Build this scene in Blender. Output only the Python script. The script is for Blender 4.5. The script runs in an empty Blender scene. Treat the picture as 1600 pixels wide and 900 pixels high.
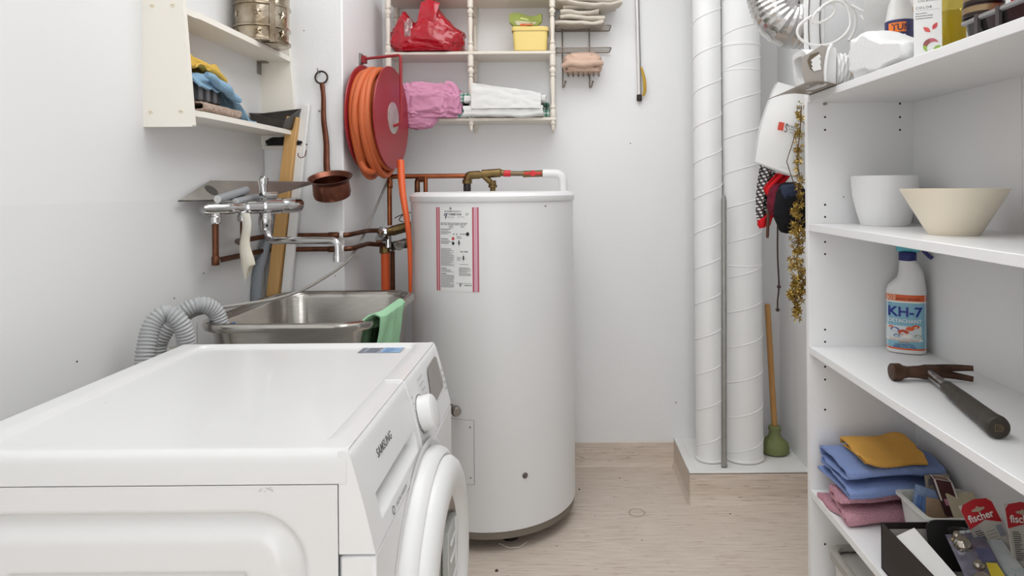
import bpy, bmesh, math, random
from mathutils import Vector, Matrix, noise

random.seed(7)
sin, cos, pi = math.sin, math.cos, math.pi
R = math.radians
scene = bpy.context.scene
COL = scene.collection

# ------------------------------------------------------------------ camera
F, CX, CY, EYE, ROLL = 1035.0, 873.0, 293.0, 1.19, 0.0085
cam_d = bpy.data.cameras.new('camera')
cam_d.sensor_width = 36.0
cam_d.lens = 36.0 * F / 1600.0
cam_d.shift_x = (800 - CX) / 1600.0
cam_d.shift_y = -(450 - CY) / 1600.0
cam_d.clip_start = 0.02
cam = bpy.data.objects.new('camera', cam_d)
cam.location = (0, 0, EYE)
cam.rotation_euler = (Matrix.Rotation(pi / 2, 3, 'X') @ Matrix.Rotation(-ROLL, 3, 'Z')).to_euler()
COL.objects.link(cam)
scene.camera = cam

# ------------------------------------------------------------------ light
world = bpy.data.worlds.new('world')
scene.world = world
world.use_nodes = True
bg = world.node_tree.nodes['Background']
bg.inputs[0].default_value = (0.975, 0.99, 1.0, 1)
bg.inputs[1].default_value = 2.6


def area(name, loc, size, energy, color=(0.97, 0.985, 1.0), rot=(0, 0, 0)):
    d = bpy.data.lights.new(name, 'AREA')
    d.shape = 'RECTANGLE'
    d.size, d.size_y = size
    d.energy = energy
    d.color = color
    o = bpy.data.objects.new(name, d)
    o.location = loc
    o.rotation_euler = rot
    COL.objects.link(o)
    return o


ADDED_LAMPS = ((-0.1, 0.0, 10), (0.02, 1.68, 15.5))      # two unseen square ceiling panels, added to brighten the room
for lx, ly, le in ADDED_LAMPS:
    area('added_ceiling_light', (lx, ly, 2.42), (1.2, 1.2), le)
scene.view_settings.view_transform = 'Standard'
scene.view_settings.look = 'None'
scene.view_settings.gamma = 1.0
scene.view_settings.use_curve_mapping = False
scene.view_settings.exposure = 0.04


# ------------------------------------------------------------------ helpers
def P(px, py, Y):
    """the point at depth Y that the photograph shows at pixel px, py"""
    dx, dy = px - CX, py - CY
    u = cos(ROLL) * dx - sin(ROLL) * dy
    v = sin(ROLL) * dx + cos(ROLL) * dy
    return Vector((u * Y / F, Y, EYE - v * Y / F))


def PX(px, py, X):
    dx, dy = px - CX, py - CY
    return P(px, py, X * F / (cos(ROLL) * dx - sin(ROLL) * dy))


def PZ(px, py, Z):
    dx, dy = px - CX, py - CY
    return P(px, py, (EYE - Z) * F / (sin(ROLL) * dx + cos(ROLL) * dy))


def lin(c):
    out = []
    for v in c:
        v = v / 255.0
        out.append(v / 12.92 if v <= 0.04045 else ((v + 0.055) / 1.055) ** 2.4)
    return (out[0], out[1], out[2], 1.0)


MATS = {}


def mat(name, col, rough=0.5, metal=0.0, var=None, bump=None, trans=0.0, alpha=1.0, coat=0.0, stretch=(1, 1, 1), ior=None, sss=0.0, spec=None):
    """var=(scale, amount, colour2)  bump=(scale, strength)"""
    if name in MATS:
        return MATS[name]
    m = bpy.data.materials.new(name)
    m.use_nodes = True
    nt = m.node_tree
    b = nt.nodes['Principled BSDF']
    b.inputs['Base Color'].default_value = lin(col)
    b.inputs['Roughness'].default_value = rough
    b.inputs['Metallic'].default_value = metal
    b.inputs['Transmission Weight'].default_value = trans
    b.inputs['Alpha'].default_value = alpha
    b.inputs['Coat Weight'].default_value = coat
    if ior:
        b.inputs['IOR'].default_value = ior
    if spec is not None:
        b.inputs['Specular IOR Level'].default_value = spec
    if sss:
        b.inputs['Subsurface Weight'].default_value = sss
        b.inputs['Subsurface Radius'].default_value = (0.01, 0.006, 0.004)
    tc = nt.nodes.new('ShaderNodeTexCoord')
    mp = nt.nodes.new('ShaderNodeMapping')
    mp.inputs['Scale'].default_value = stretch
    nt.links.new(tc.outputs['Object'], mp.inputs[0])
    if var:
        n = nt.nodes.new('ShaderNodeTexNoise')
        n.inputs['Scale'].default_value = var[0]
        n.inputs['Detail'].default_value = 5
        nt.links.new(mp.outputs[0], n.inputs['Vector'])
        r = nt.nodes.new('ShaderNodeValToRGB')
        r.color_ramp.elements[0].position = 0.5 - var[1] / 2
        r.color_ramp.elements[1].position = 0.5 + var[1] / 2
        r.color_ramp.elements[0].color = lin(col)
        r.color_ramp.elements[1].color = lin(var[2])
        nt.links.new(n.outputs[0], r.inputs[0])
        nt.links.new(r.outputs[0], b.inputs['Base Color'])
    if bump:
        n = nt.nodes.new('ShaderNodeTexNoise')
        n.inputs['Scale'].default_value = bump[0]
        n.inputs['Detail'].default_value = 4
        nt.links.new(mp.outputs[0], n.inputs['Vector'])
        bp = nt.nodes.new('ShaderNodeBump')
        bp.inputs['Strength'].default_value = bump[1]
        bp.inputs['Distance'].default_value = 0.01
        nt.links.new(n.outputs[0], bp.inputs['Height'])
        nt.links.new(bp.outputs[0], b.inputs['Normal'])
    MATS[name] = m
    return m


def fillet(pts, r, n=6):
    """round the corners of a 3-D polyline"""
    pts = [Vector(p) for p in pts]
    out = [pts[0]]
    for i in range(1, len(pts) - 1):
        a, b, c = pts[i - 1], pts[i], pts[i + 1]
        d1, d2 = (a - b), (c - b)
        k = min(r, d1.length * 0.49, d2.length * 0.49)
        p, q = b + d1.normalized() * k, b + d2.normalized() * k
        for j in range(n + 1):
            t = j / n
            out.append(p * (1 - t) ** 2 + b * 2 * t * (1 - t) + q * t * t)
    out.append(pts[-1])
    return out


def spline(pts, n=8, closed=False):
    pts = [Vector(p) for p in pts]
    L = len(pts)
    out = []
    for i in range(L if closed else L - 1):
        if closed:
            p0, p1, p2, p3 = pts[i - 1], pts[i], pts[(i + 1) % L], pts[(i + 2) % L]
        else:
            p0, p1, p2, p3 = pts[max(i - 1, 0)], pts[i], pts[i + 1], pts[min(i + 2, L - 1)]
        for j in range(n):
            t = j / n
            out.append(0.5 * ((2 * p1) + (p2 - p0) * t + (2 * p0 - 5 * p1 + 4 * p2 - p3) * t * t + (3 * p1 - p0 - 3 * p2 + p3) * t ** 3))
    if not closed:
        out.append(pts[-1])
    return out


class MB:
    def __init__(self):
        self.v, self.f, self.mi = [], [], []

    def raw(self, vs, fs, m=0, M=None):
        o = len(self.v)
        self.v += [(M @ Vector(p)) if M else Vector(p) for p in vs]
        for f in fs:
            self.f.append([o + i for i in f])
            self.mi.append(m)
        return self

    def bm(self, b, m=0, M=None):
        b.verts.index_update()
        self.raw([v.co.copy() for v in b.verts], [[v.index for v in f.verts] for f in b.faces], m, M)
        b.free()
        return self

    def box(self, x0, x1, y0, y1, z0, z1, bev=0.0, seg=1, m=0, M=None):
        b = bmesh.new()
        bmesh.ops.create_cube(b, size=1)
        for v in b.verts:
            v.co = ((x0 + x1) / 2 + v.co.x * (x1 - x0), (y0 + y1) / 2 + v.co.y * (y1 - y0), (z0 + z1) / 2 + v.co.z * (z1 - z0))
        if bev:
            bmesh.ops.bevel(b, geom=b.edges[:], offset=bev, segments=seg, affect='EDGES', profile=0.5)
        return self.bm(b, m, M)

    def tube(self, path, r, n=12, caps=True, closed=False, m=0, M=None, flat=1.0):
        path = [Vector(p) for p in path]
        L = len(path)
        rs = r if isinstance(r, (list, tuple)) else [r] * L
        ts = []
        for i in range(L):
            a = path[i - 1] if (i or closed) else path[0]
            c = path[(i + 1) % L] if (i < L - 1 or closed) else path[-1]
            t = (c - a)
            ts.append(t.normalized() if t.length > 1e-9 else Vector((0, 0, 1)))
        up = Vector((0, 0, 1)) if abs(ts[0].z) < 0.9 else Vector((1, 0, 0))
        x = (up - ts[0] * up.dot(ts[0])).normalized()
        vs, fs = [], []
        for i in range(L):
            x = (x - ts[i] * x.dot(ts[i])).normalized()
            y = ts[i].cross(x)
            for k in range(n):
                a = 2 * pi * k / n
                vs.append(path[i] + (x * cos(a) + y * sin(a) * flat) * rs[i])
        for i in range(L if closed else L - 1):
            j = (i + 1) % L
            for k in range(n):
                q = (k + 1) % n
                fs.append([i * n + k, i * n + q, j * n + q, j * n + k])
        if caps and not closed:
            fs.append([k for k in range(n)][::-1])
            fs.append([(L - 1) * n + k for k in range(n)])
        return self.raw(vs, fs, m, M)

    def lathe(self, prof, n=32, m=0, M=None, a0=0.0, a1=2 * pi, cap=True):
        """prof: (r, z) list; around local z"""
        full = abs(a1 - a0 - 2 * pi) < 1e-6
        vs, fs = [], []
        cols = n if full else n + 1
        for (r, z) in prof:
            for k in range(cols):
                a = a0 + (a1 - a0) * k / n
                vs.append((r * cos(a), r * sin(a), z))
        for i in range(len(prof) - 1):
            for k in range(n):
                q = (k + 1) % cols
                fs.append([i * cols + k, i * cols + q, (i + 1) * cols + q, (i + 1) * cols + k])
        if full and cap:
            if prof[0][0] > 1e-6:
                fs.append(list(range(cols))[::-1])
            if prof[-1][0] > 1e-6:
                fs.append([(len(prof) - 1) * cols + k for k in range(cols)])
        return self.raw(vs, fs, m, M)

    def prism(self, poly, a, b, fn, m=0):
        """poly: 2-D points; fn(u, v, w) -> point; from w=a to w=b"""
        n = len(poly)
        vs = [fn(u, v, a) for u, v in poly] + [fn(u, v, b) for u, v in poly]
        fs = [list(range(n))[::-1], list(range(n, 2 * n))]
        for i in range(n):
            j = (i + 1) % n
            fs.append([i, j, n + j, n + i])
        return self.raw(vs, fs, m)

    def grid(self, fn, nu, nv, m=0, wrap=False):
        vs, fs = [], []
        for i in range(nu + 1):
            for j in range(nv + 1):
                vs.append(fn(i / nu, j / nv))
        for i in range(nu):
            for j in range(nv):
                a = i * (nv + 1) + j
                fs.append([a, a + 1, a + nv + 2, a + nv + 1])
        return self.raw(vs, fs, m)

    def sheet(self, fn, nu, nv, t, m=0):
        """a sheet with thickness t around fn(u, v)"""
        g = [[Vector(fn(i / nu, j / nv)) for j in range(nv + 1)] for i in range(nu + 1)]
        nr = []
        for i in range(nu + 1):
            row = []
            for j in range(nv + 1):
                du = g[min(i + 1, nu)][j] - g[max(i - 1, 0)][j]
                dv = g[i][min(j + 1, nv)] - g[i][max(j - 1, 0)]
                k = du.cross(dv)
                row.append(k.normalized() if k.length > 1e-12 else Vector((0, 0, 1)))
            nr.append(row)
        W = nv + 1
        N = (nu + 1) * W
        vs = [g[i][j] + nr[i][j] * t / 2 for i in range(nu + 1) for j in range(W)] + [g[i][j] - nr[i][j] * t / 2 for i in range(nu + 1) for j in range(W)]
        fs = []
        for i in range(nu):
            for j in range(nv):
                a = i * W + j
                fs.append([a, a + W, a + W + 1, a + 1])
                fs.append([N + a, N + a + 1, N + a + W + 1, N + a + W])
        for i in range(nu):
            for j in (0, nv):
                a = i * W + j
                fs.append([a, a + W, N + a + W, N + a])
        for j in range(nv):
            for i in (0, nu):
                a = i * W + j
                fs.append([a, a + 1, N + a + 1, N + a])
        return self.raw(vs, fs, m)

    def disc(self, c, nrm, r, n=16, m=0, r2=None, ang=0):
        q = Vector(nrm).to_track_quat('Z', 'Y').to_matrix()
        r2 = r2 or r
        vs = [Vector(c) + q @ Vector((r * cos(2 * pi * k / n), r2 * sin(2 * pi * k / n), 0)) for k in range(n)]
        return self.raw(vs, [list(range(n))], m)

    def quad(self, a, b, c, d, m=0):
        return self.raw([a, b, c, d], [[0, 1, 2, 3]], m)

    def build(self, name, mats, parent=None, sharp=38, label=None, kind=None, loc=None):
        if not isinstance(mats, (list, tuple)):
            mats = [mats]
        if parent is not None:
            o0 = Vector(parent['_o'])
        elif loc is not None:
            o0 = Vector(loc)
        else:
            xs, ys, zs = zip(*[(p.x, p.y, p.z) for p in self.v])
            o0 = Vector(((min(xs) + max(xs)) / 2, (min(ys) + max(ys)) / 2, min(zs)))
        me = bpy.data.meshes.new(name)
        me.from_pydata([tuple(p - o0) for p in self.v], [], self.f)
        for mm in mats:
            me.materials.append(mm)
        me.polygons.foreach_set('material_index', self.mi)
        me.update()
        b = bmesh.new()
        b.from_mesh(me)
        bmesh.ops.recalc_face_normals(b, faces=b.faces[:])
        b.to_mesh(me)
        b.free()
        me.polygons.foreach_set('use_smooth', [True] * len(me.polygons))
        me.set_sharp_from_angle(angle=R(sharp))
        o = bpy.data.objects.new(name, me)
        COL.objects.link(o)
        o['_o'] = tuple(o0)
        if parent is not None:
            o.parent = parent
        else:
            o.location = o0
        if label:
            o['label'] = label
        if kind:
            o['kind'] = kind
        return o


def thing(name, label, cat, loc, group=None):
    o = bpy.data.objects.new(name, None)
    o.empty_display_size = 0.05
    o.location = loc
    o['_o'] = tuple(loc)
    o['label'] = label
    o['category'] = cat
    if group:
        o['group'] = group
    COL.objects.link(o)
    return o


def tag(o, label, cat, group=None):
    o['label'] = label
    o['category'] = cat
    if group:
        o['group'] = group
    return o


def axis(p, d, up=None):
    """matrix whose local z runs along d, at p"""
    q = Vector(d).to_track_quat('Z', 'Y').to_matrix().to_4x4()
    return Matrix.Translation(Vector(p)) @ q


def txt(s, size, bold=0.0, align='LEFT', sx=1.0, space=1.0):
    cu = bpy.data.curves.new('t', 'FONT')
    cu.body = s
    cu.size = size
    cu.align_x = align
    cu.offset = bold * size
    cu.resolution_u = 3
    cu.space_character = space
    o = bpy.data.objects.new('t', cu)
    COL.objects.link(o)
    dg = bpy.context.evaluated_depsgraph_get()
    me = o.evaluated_get(dg).to_mesh()
    vs = [(v.co.x * sx, v.co.y) for v in me.vertices]
    fs = [list(p.vertices) for p in me.polygons]
    o.evaluated_get(dg).to_mesh_clear()
    bpy.data.objects.remove(o)
    bpy.data.curves.remove(cu)
    return vs, fs


def put(mb, t, fn, m=0):
    vs, fs = t
    if fs:
        mb.raw([fn(u, v) for u, v in vs], fs, m)
    return mb


def fbm(p, oct=3):
    s, a = 0.0, 1.0
    for _ in range(oct):
        s += a * noise.noise(p)
        p = p * 2.03 + Vector((3.1, 1.7, 5.3))
        a *= 0.5
    return s


def ridge(p, oct=3):
    s, a = 0.0, 1.0
    for _ in range(oct):
        s += a * (1 - 2 * abs(noise.noise(p)))
        p = p * 2.1 + Vector((3.1, 1.7, 5.3))
        a *= 0.5
    return s


def lump(mb, c, rad, amp=0.1, scale=3.0, seed=0, top=None, sub=5, rid=True, flat=-0.8, sq=0.75, M=None, m=0, post=None):
    """a soft crumpled heap resting on a flat base"""
    b = bmesh.new()
    bmesh.ops.create_icosphere(b, subdivisions=sub, radius=1)
    so = Vector((seed * 7.3, seed * 3.1, seed * 1.7))
    for v in b.verts:
        n = v.co.normalized()
        q = Vector([math.copysign(abs(k) ** sq, k) for k in n])
        d = (ridge if rid else fbm)(n * scale + so, 3)
        q = q * (1 + amp * d)
        if top and q.z > 0:
            q.z *= top(q.x, q.y)
        if q.z < flat:
            q.z = flat
        if post:
            q = post(q)
        v.co = Vector((c[0] + q.x * rad[0], c[1] + q.y * rad[1], c[2] + q.z * rad[2]))
    return mb.bm(b, m, M)


def folded(mb, prof, w, org, ud, vd, t=0.004, amp=0.004, sc=14, seed=0, nv=36, sm=8, wfn=None, m=0, closed=False):
    """cloth: the fold profile (u along ud, z up) swept along vd over width w"""
    pr = spline([Vector((u, 0, z)) for u, z in prof], sm)
    ud, vd, org = Vector(ud).normalized(), Vector(vd).normalized(), Vector(org)
    so = Vector((seed * 5.1, seed * 2.7, seed))
    nu = len(pr) - 1

    def fn(a, b):
        p = pr[min(int(round(a * nu)), nu)]
        ww = w * (wfn(a) if wfn else 1)
        q = org + ud * p.x + vd * (b - 0.5) * ww + Vector((0, 0, p.z))
        d1 = fbm(q * sc + so, 2)
        d2 = fbm(q * sc * 0.8 + so + Vector((9, 4, 2)), 2)
        return q + ud * amp * 0.8 * d2 + Vector((0, 0, amp * d1)) + vd * amp * 2.0 * fbm(Vector((p.x * 9, b * 2, p.z * 20)) + so)
    return mb.sheet(fn, nu, nv, t, m)


def text_lines(mb, fn, x0, x1, y0, dy, n, h, m=0, seed=0, short=0.35):
    """small print, too fine to read: broken rules of word length"""
    rr = random.Random(seed)
    for i in range(n):
        x = x0
        end = x1 - (x1 - x0) * (rr.random() * short if rr.random() < 0.5 else 0)
        y = y0 - i * dy
        while x < end:
            w = min((0.06 + 0.14 * rr.random()) * (x1 - x0), end - x)
            mb.quad(fn(x, y), fn(x + w * 0.88, y), fn(x + w * 0.88, y + h), fn(x, y + h), m)
            x += w
    return mb


# ------------------------------------------------------------------ materials
WHITE = mat('wall_paint', (241, 241, 241), 0.6, var=(1.3, 0.9, (238, 238, 238)), bump=(90, 0.05))
CEIL = mat('ceiling_paint', (244, 244, 244), 0.8)
PLINTH = mat('plinth_paint', (240, 240, 238), 0.5, var=(9, 0.5, (232, 229, 224)), bump=(25, 0.15))
ENAM = mat('white_enamel', (226, 226, 225), 0.28, coat=0.2)
ENAM2 = mat('white_plastic', (230, 230, 229), 0.35)
TANKM = mat('tank_enamel', (232, 232, 232), 0.38)
SHELFW = mat('white_melamine', (241, 241, 241), 0.35)
CREAM = mat('cream_lacquer', (241, 236, 226), 0.4)
CREAM2 = mat('cream_paint', (228, 220, 207), 0.45, bump=(60, 0.04))
STEEL = mat('stainless_steel', (196, 192, 187), 0.2, 1.0, var=(30, 0.6, (180, 176, 170)), stretch=(1, 1, 6))
CHROME = mat('chrome', (205, 205, 205), 0.1, 1.0)
DULL = mat('dull_metal', (150, 146, 140), 0.4, 1.0)
COPPER = mat('copper', (176, 106, 70), 0.32, 1.0, var=(22, 0.5, (122, 72, 48)))
COPPERD = mat('aged_copper', (128, 84, 62), 0.42, 1.0, var=(30, 0.5, (86, 60, 48)))
COPPERR = mat('reddish_copper', (142, 92, 74), 0.34, 1.0, var=(16, 0.5, (100, 64, 54)), bump=(35, 0.2))
BRASS = mat('aged_brass', (138, 116, 76), 0.45, 1.0, var=(30, 0.6, (104, 86, 56)))
BRASSP = mat('tarnished_silver_plate', (206, 196, 178), 0.2, 1.0, var=(16, 0.45, (132, 114, 90)), bump=(26, 0.25))
REDP = mat('red_plastic', (205, 32, 40), 0.35)
REELM = mat('red_painted_metal', (152, 36, 44), 0.35)
ORANGE = mat('orange_hose_rubber', (206, 104, 58), 0.5)
ORANGE2 = mat('orange_tube', (218, 92, 40), 0.45)
BLACK = mat('black_plastic', (30, 29, 29), 0.4)
DARK = mat('dark_hole', (22, 20, 19), 0.8)
GREYP = mat('grey_plastic', (148, 150, 153), 0.5)
INK = mat('black_ink', (40, 40, 44), 0.6)
GREYINK = mat('grey_ink', (120, 120, 122), 0.6)
PAPER = mat('white_paper', (236, 236, 234), 0.6)


def cloth(name, col, col2=None, sc=160, b=0.35):
    return mat(name, col, 0.9, var=(6, 0.9, col2 or tuple(max(0, c - 12) for c in col)), bump=(sc, b), spec=0.2)
# ------------------------------------------------------------------ the room
XL, XR, YB, YC, XC = -1.022, 0.936, 2.825, 2.295, -0.745
YF, ZT = -1.4, 2.45


def struct(mb, name, m, **k):
    o = mb.build(name, m, **k)
    o['kind'] = 'structure'
    return o


# floor: beige vinyl with fine dark flecks that run across the room
m = mat('floor_vinyl', (196, 180, 163), 0.45)
nt = m.node_tree
b = nt.nodes['Principled BSDF']
tc = nt.nodes['Texture Coordinate']
mp = nt.nodes['Mapping']
mp.inputs['Scale'].default_value = (5, 90, 90)
n1 = nt.nodes.new('ShaderNodeTexNoise')
n1.inputs['Scale'].default_value = 1.6
n1.inputs['Detail'].default_value = 6
n1.inputs['Roughness'].default_value = 0.65
nt.links.new(mp.outputs[0], n1.inputs['Vector'])
r1 = nt.nodes.new('ShaderNodeValToRGB')
e = r1.color_ramp.elements
e[0].position, e[0].color = 0.30, lin((168, 150, 136))
e[1].position, e[1].color = 0.66, lin((226, 213, 200))
k = r1.color_ramp.elements.new(0.40)
k.color = lin((208, 192, 177))
nt.links.new(n1.outputs[0], r1.inputs[0])
mp2 = nt.nodes.new('ShaderNodeMapping')
mp2.inputs['Scale'].default_value = (7, 55, 55)
nt.links.new(tc.outputs['Object'], mp2.inputs[0])
n2 = nt.nodes.new('ShaderNodeTexNoise')
n2.inputs['Scale'].default_value = 2.4
n2.inputs['Detail'].default_value = 3
nt.links.new(mp2.outputs[0], n2.inputs['Vector'])
r2 = nt.nodes.new('ShaderNodeValToRGB')
r2.color_ramp.elements[0].position, r2.color_ramp.elements[0].color = 0.285, (0.50, 0.43, 0.37, 1)
r2.color_ramp.elements[1].position, r2.color_ramp.elements[1].color = 0.345, (1, 1, 1, 1)
nt.links.new(n2.outputs[0], r2.inputs[0])
mx = nt.nodes.new('ShaderNodeMix')
mx.data_type = 'RGBA'
mx.blend_type = 'MULTIPLY'
mx.inputs[0].default_value = 0.9
nt.links.new(r1.outputs[0], mx.inputs[6])
nt.links.new(r2.outputs[0], mx.inputs[7])
nt.links.new(mx.outputs[2], b.inputs['Base Color'])
FLOORM = m

struct(MB().box(XL - 0.1, XR + 0.1, YF, YB + 0.1, -0.05, 0.0), 'floor', FLOORM, loc=(0, 0, 0))
fl = bpy.data.objects['floor']
mb = MB()
c = PZ(995, 801, 0.0006)
ring = [c + Vector((0.031 * cos(a), 0.031 * sin(a), 0)) for a in [2 * pi * k / 32 for k in range(32)]]
ring2 = [c + Vector((0.026 * cos(a), 0.026 * sin(a), 0)) for a in [2 * pi * k / 32 for k in range(32)]]
mb.raw(ring + ring2, [[i, (i + 1) % 32, 32 + (i + 1) % 32, 32 + i] for i in range(32)])
mb.build('stain_ring', mat('ring_stain', (176, 157, 138), 0.5), fl)
mb = MB()
for px, py, r in ((905, 765, .004), (968, 747, .003), (960, 776, .002), (930, 806, .002), (776, 892, .006), (1141, 803, .003), (1003, 844, .002), (870, 853, .002)):
    q = PZ(px, py, 0.0)
    mb.lathe([(r, 0), (r * 0.8, r * 0.5), (0, r * 0.6)], 7, M=Matrix.Translation(q))
mb.build('floor_grit', mat('grit', (74, 60, 48), 0.9), fl, kind='stuff')

struct(MB().box(XL - 0.1, XR + 0.1, YB, YB + 0.1, 0, ZT), 'wall_back', WHITE)
# left wall: matt paint above, greyer gloss dado paint below
LW = mat('left_wall_paint', (229, 228, 226), 0.55)
nt = LW.node_tree
sx = nt.nodes.new('ShaderNodeSeparateXYZ')
nt.links.new(nt.nodes['Texture Coordinate'].outputs['Object'], sx.inputs[0])
gt = nt.nodes.new('ShaderNodeMath')
gt.operation = 'GREATER_THAN'
gt.inputs[1].default_value = 1.165
nt.links.new(sx.outputs['Z'], gt.inputs[0])
mx = nt.nodes.new('ShaderNodeMix')
mx.data_type = 'RGBA'
mx.inputs[6].default_value = lin((231, 231, 230))
mx.inputs[7].default_value = lin((234, 234, 234))
nt.links.new(gt.outputs[0], mx.inputs[0])
nt.links.new(mx.outputs[2], nt.nodes['Principled BSDF'].inputs['Base Color'])
struct(MB().box(XL - 0.1, XL, YF, YB, 0, ZT), 'wall_left', LW, loc=(XL, 0, 0))
struct(MB().box(XR, XR + 0.1, YF, YB, 0, ZT), 'wall_right', WHITE)
struct(MB().box(XL, XC, YC, YB, 0, ZT, bev=0.004), 'wall_chase', WHITE)
struct(MB().box(XL - 0.1, XR + 0.1, YF, YB + 0.1, ZT, ZT + 0.1), 'ceiling', CEIL)
# unseen wall behind the camera, added with its doorway to limit and bounce light
mb = MB()
mb.box(XL, -0.40, YF, YF + .1, 0, ZT)
mb.box(0.60, XR, YF, YF + .1, 0, ZT)
mb.box(-0.40, 0.60, YF, YF + .1, 2.08, ZT)
struct(mb, 'added_wall_front', WHITE)
mb = MB()
prof = [(0, 0), (0.012, 0), (0.006, 0.012), (0.004, 0.03), (0.004, 0.099), (0, 0.102)]
mb.prism(prof, XC, 0.484, lambda u, v, w: Vector((w, YB - u, v)))
struct(mb, 'baseboard_back', FLOORM, loc=(0, 0, 0))
# plinth that carries the pipes: vinyl skirt, painted top
mb = MB()
px0, py0, pz = 0.481, 2.478, 0.117
mb.raw([(px0, py0, 0), (XR, py0, 0), (XR, py0, pz - .004), (px0, py0, pz - .004), (px0, YB, 0), (px0, YB, pz - .004)], [[0, 1, 2, 3], [4, 0, 3, 5]], 0)
mb.box(px0 + .002, XR, py0 + .002, YB, pz - 0.006, pz, bev=0.003, m=1)
mb.box(px0 - .001, XR, py0 - .001, py0 + 0.035, pz - 0.002, pz + 0.004, bev=0.002, m=1)
mb.box(px0 - .001, px0 + 0.03, py0 + .0352, YB, pz - 0.002, pz + 0.004, bev=0.002, m=1)
mb.prism([(0, 0), (-.012, 0), (-.004, .012), (0, .03)], px0, XR, lambda u, v, w: Vector((w, py0 + u, v)))
mb.prism([(0, 0), (-.012, 0), (-.004, .012), (0, .03)], py0, YB, lambda u, v, w: Vector((px0 + u, w, v)))
struct(mb, 'trim_1', [FLOORM, PLINTH], loc=(0, 0, 0))

# little nails and plugged holes in the walls
mb = MB()
for px, py in ((1056, 629), (783, 448), (985, 224)):
    q = P(px, py, YB)
    mb.lathe([(0.0025, -0.001), (0.0025, 0.001), (0, 0.002)], 8, M=axis(q, (0, -1, 0)))
mb.build('wall_holes', DARK, bpy.data.objects['wall_back'], kind='stuff')
mb = MB()
for px, py in ((318, 427), (272, 466), (120, 565)):
    q = PX(px, py, XL)
    mb.lathe([(0.002, -0.001), (0.002, 0.001), (0, 0.002)], 8, M=axis(q, (1, 0, 0)))
mb.build('wall_holes', DARK, bpy.data.objects['wall_left'], kind='stuff')
mb = MB()
for px, py in ((475, 48), (449, 62), (524, 431)):
    q = P(px, py, YC)
    mb.lathe([(0.0018, -0.001), (0.0018, 0.001), (0, 0.002)], 8, M=axis(q, (0, -1, 0)))
mb.build('wall_holes', DARK, bpy.data.objects['wall_chase'], kind='stuff')

# bodies of the added ceiling lamps, out of view, each just above its light
for (lx, ly, le), nm in zip(ADDED_LAMPS, ('nearer to the door', 'over the sink end of the room')):
    t = thing('added_ceiling_lamp', 'added unseen square white ceiling lamp ' + nm, 'lamp', (lx, ly, 2.45))
    MB().box(lx - .62, lx + .62, ly - .62, ly + .62, 2.425, 2.45, bev=0.004).build('added_lamp_body', ENAM2, t)
# ------------------------------------------------------------------ washing machine
WY0, WY1, WXL, WZ = 0.86, 1.47, -0.84, 0.85
wm = thing('washing_machine', 'white front-loading washing machine seen from its side in the foreground', 'washing machine', (-0.55, 1.165, 0))


def smooth(t):
    t = max(0.0, min(1.0, t))
    return t * t * (3 - 2 * t)


def rrd(x, y, cx, cy, hx, hy, r):
    """distance inside (+) a rounded rectangle"""
    qx, qy = abs(x - cx) - hx + r, abs(y - cy) - hy + r
    return -(math.hypot(max(qx, 0), max(qy, 0)) + min(max(qx, qy), 0) - r)


# embossed side panel towards the camera
def emb(d):
    def one(d):
        if d <= 0 or d >= 0.042:
            return 0.0
        if d < 0.010:
            return 0.014 * smooth(d / 0.010)
        return 0.014 * (1 - smooth((d - 0.010) / 0.032))
    return one(d) + one(d - 0.078)


xs = [WXL + (-0.2904 - WXL) * i / 130 for i in range(131)]
zs = [0.03 + 0.57 * i / 30 for i in range(30)] + [0.60 + 0.2065 * i / 70 for i in range(71)]
mb = MB()
vs, fs = [], []
for x in xs:
    for z in zs:
        d = rrd(x, z, -0.565, 0.435, 0.235, 0.338, 0.075)
        vs.append((x, WY0 + emb(d), z))
nz = len(zs)
for i in range(len(xs) - 1):
    for j in range(nz - 1):
        a = i * nz + j
        fs.append([a, a + nz, a + nz + 1, a + 1])
mb.raw(vs, fs)
mb.box(WXL, -0.2904, WY0 + 0.022, WY1, 0.03, 0.806)
mb.build('cabinet', ENAM, wm, sharp=60)
# scuff on the side panel
mb = MB()
for k in range(9):
    q = Vector((-0.392 + 0.0022 * k + random.uniform(-.002, .002), WY0 - 0.0004, 0.8005 + random.uniform(-.003, .003)))
    w = random.uniform(.001, .004)
    mb.quad(q, q + Vector((w, 0, .0006)), q + Vector((w, 0, .0016)), q + Vector((0, 0, .001)))
mb.build('scuff_mark', mat('scuff', (170, 168, 165), 0.7), wm)


# top: rounded lid with a shallow sunken field
def dense(a, b, pts, n):
    s = {a, b}
    for i in range(n + 1):
        s.add(a + (b - a) * i / n)
    for p, w in pts:
        for k in range(-6, 7):
            q = p + w * k / 6
            if a < q < b:
                s.add(q)
    return sorted(s)


TX0, TX1 = WXL, -0.279
xs = dense(TX0, TX1, [(TX0 + 0.006, 0.006), (TX1 - 0.004, 0.004), (-0.782, 0.008), (-0.322, 0.008)], 30)
ys = dense(WY0, WY1, [(WY0 + 0.007, 0.007), (WY1 - 0.004, 0.004), (0.895, 0.008), (1.455, 0.006)], 30)
mb = MB()
vs, fs = [], []
for x in xs:
    for y in ys:
        d = rrd(x, y, -0.552, 1.175, 0.235, 0.283, 0.02)
        z = WZ - 0.0065 * smooth((d + 0.004) / 0.009)
        for e, r in ((y - WY0, 0.014), (WY1 - y, 0.006), (x - TX0, 0.01)):
            if e < r:
                z -= r - math.sqrt(max(r * r - (r - e) ** 2, 0))
        vs.append((x, y, z))
ny = len(ys)
for i in range(len(xs) - 1):
    for j in range(ny - 1):
        a = i * ny + j
        fs.append([a, a + ny, a + ny + 1, a + 1])
mb.raw(vs, fs)
zl = 0.8075
n = len(vs)
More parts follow.
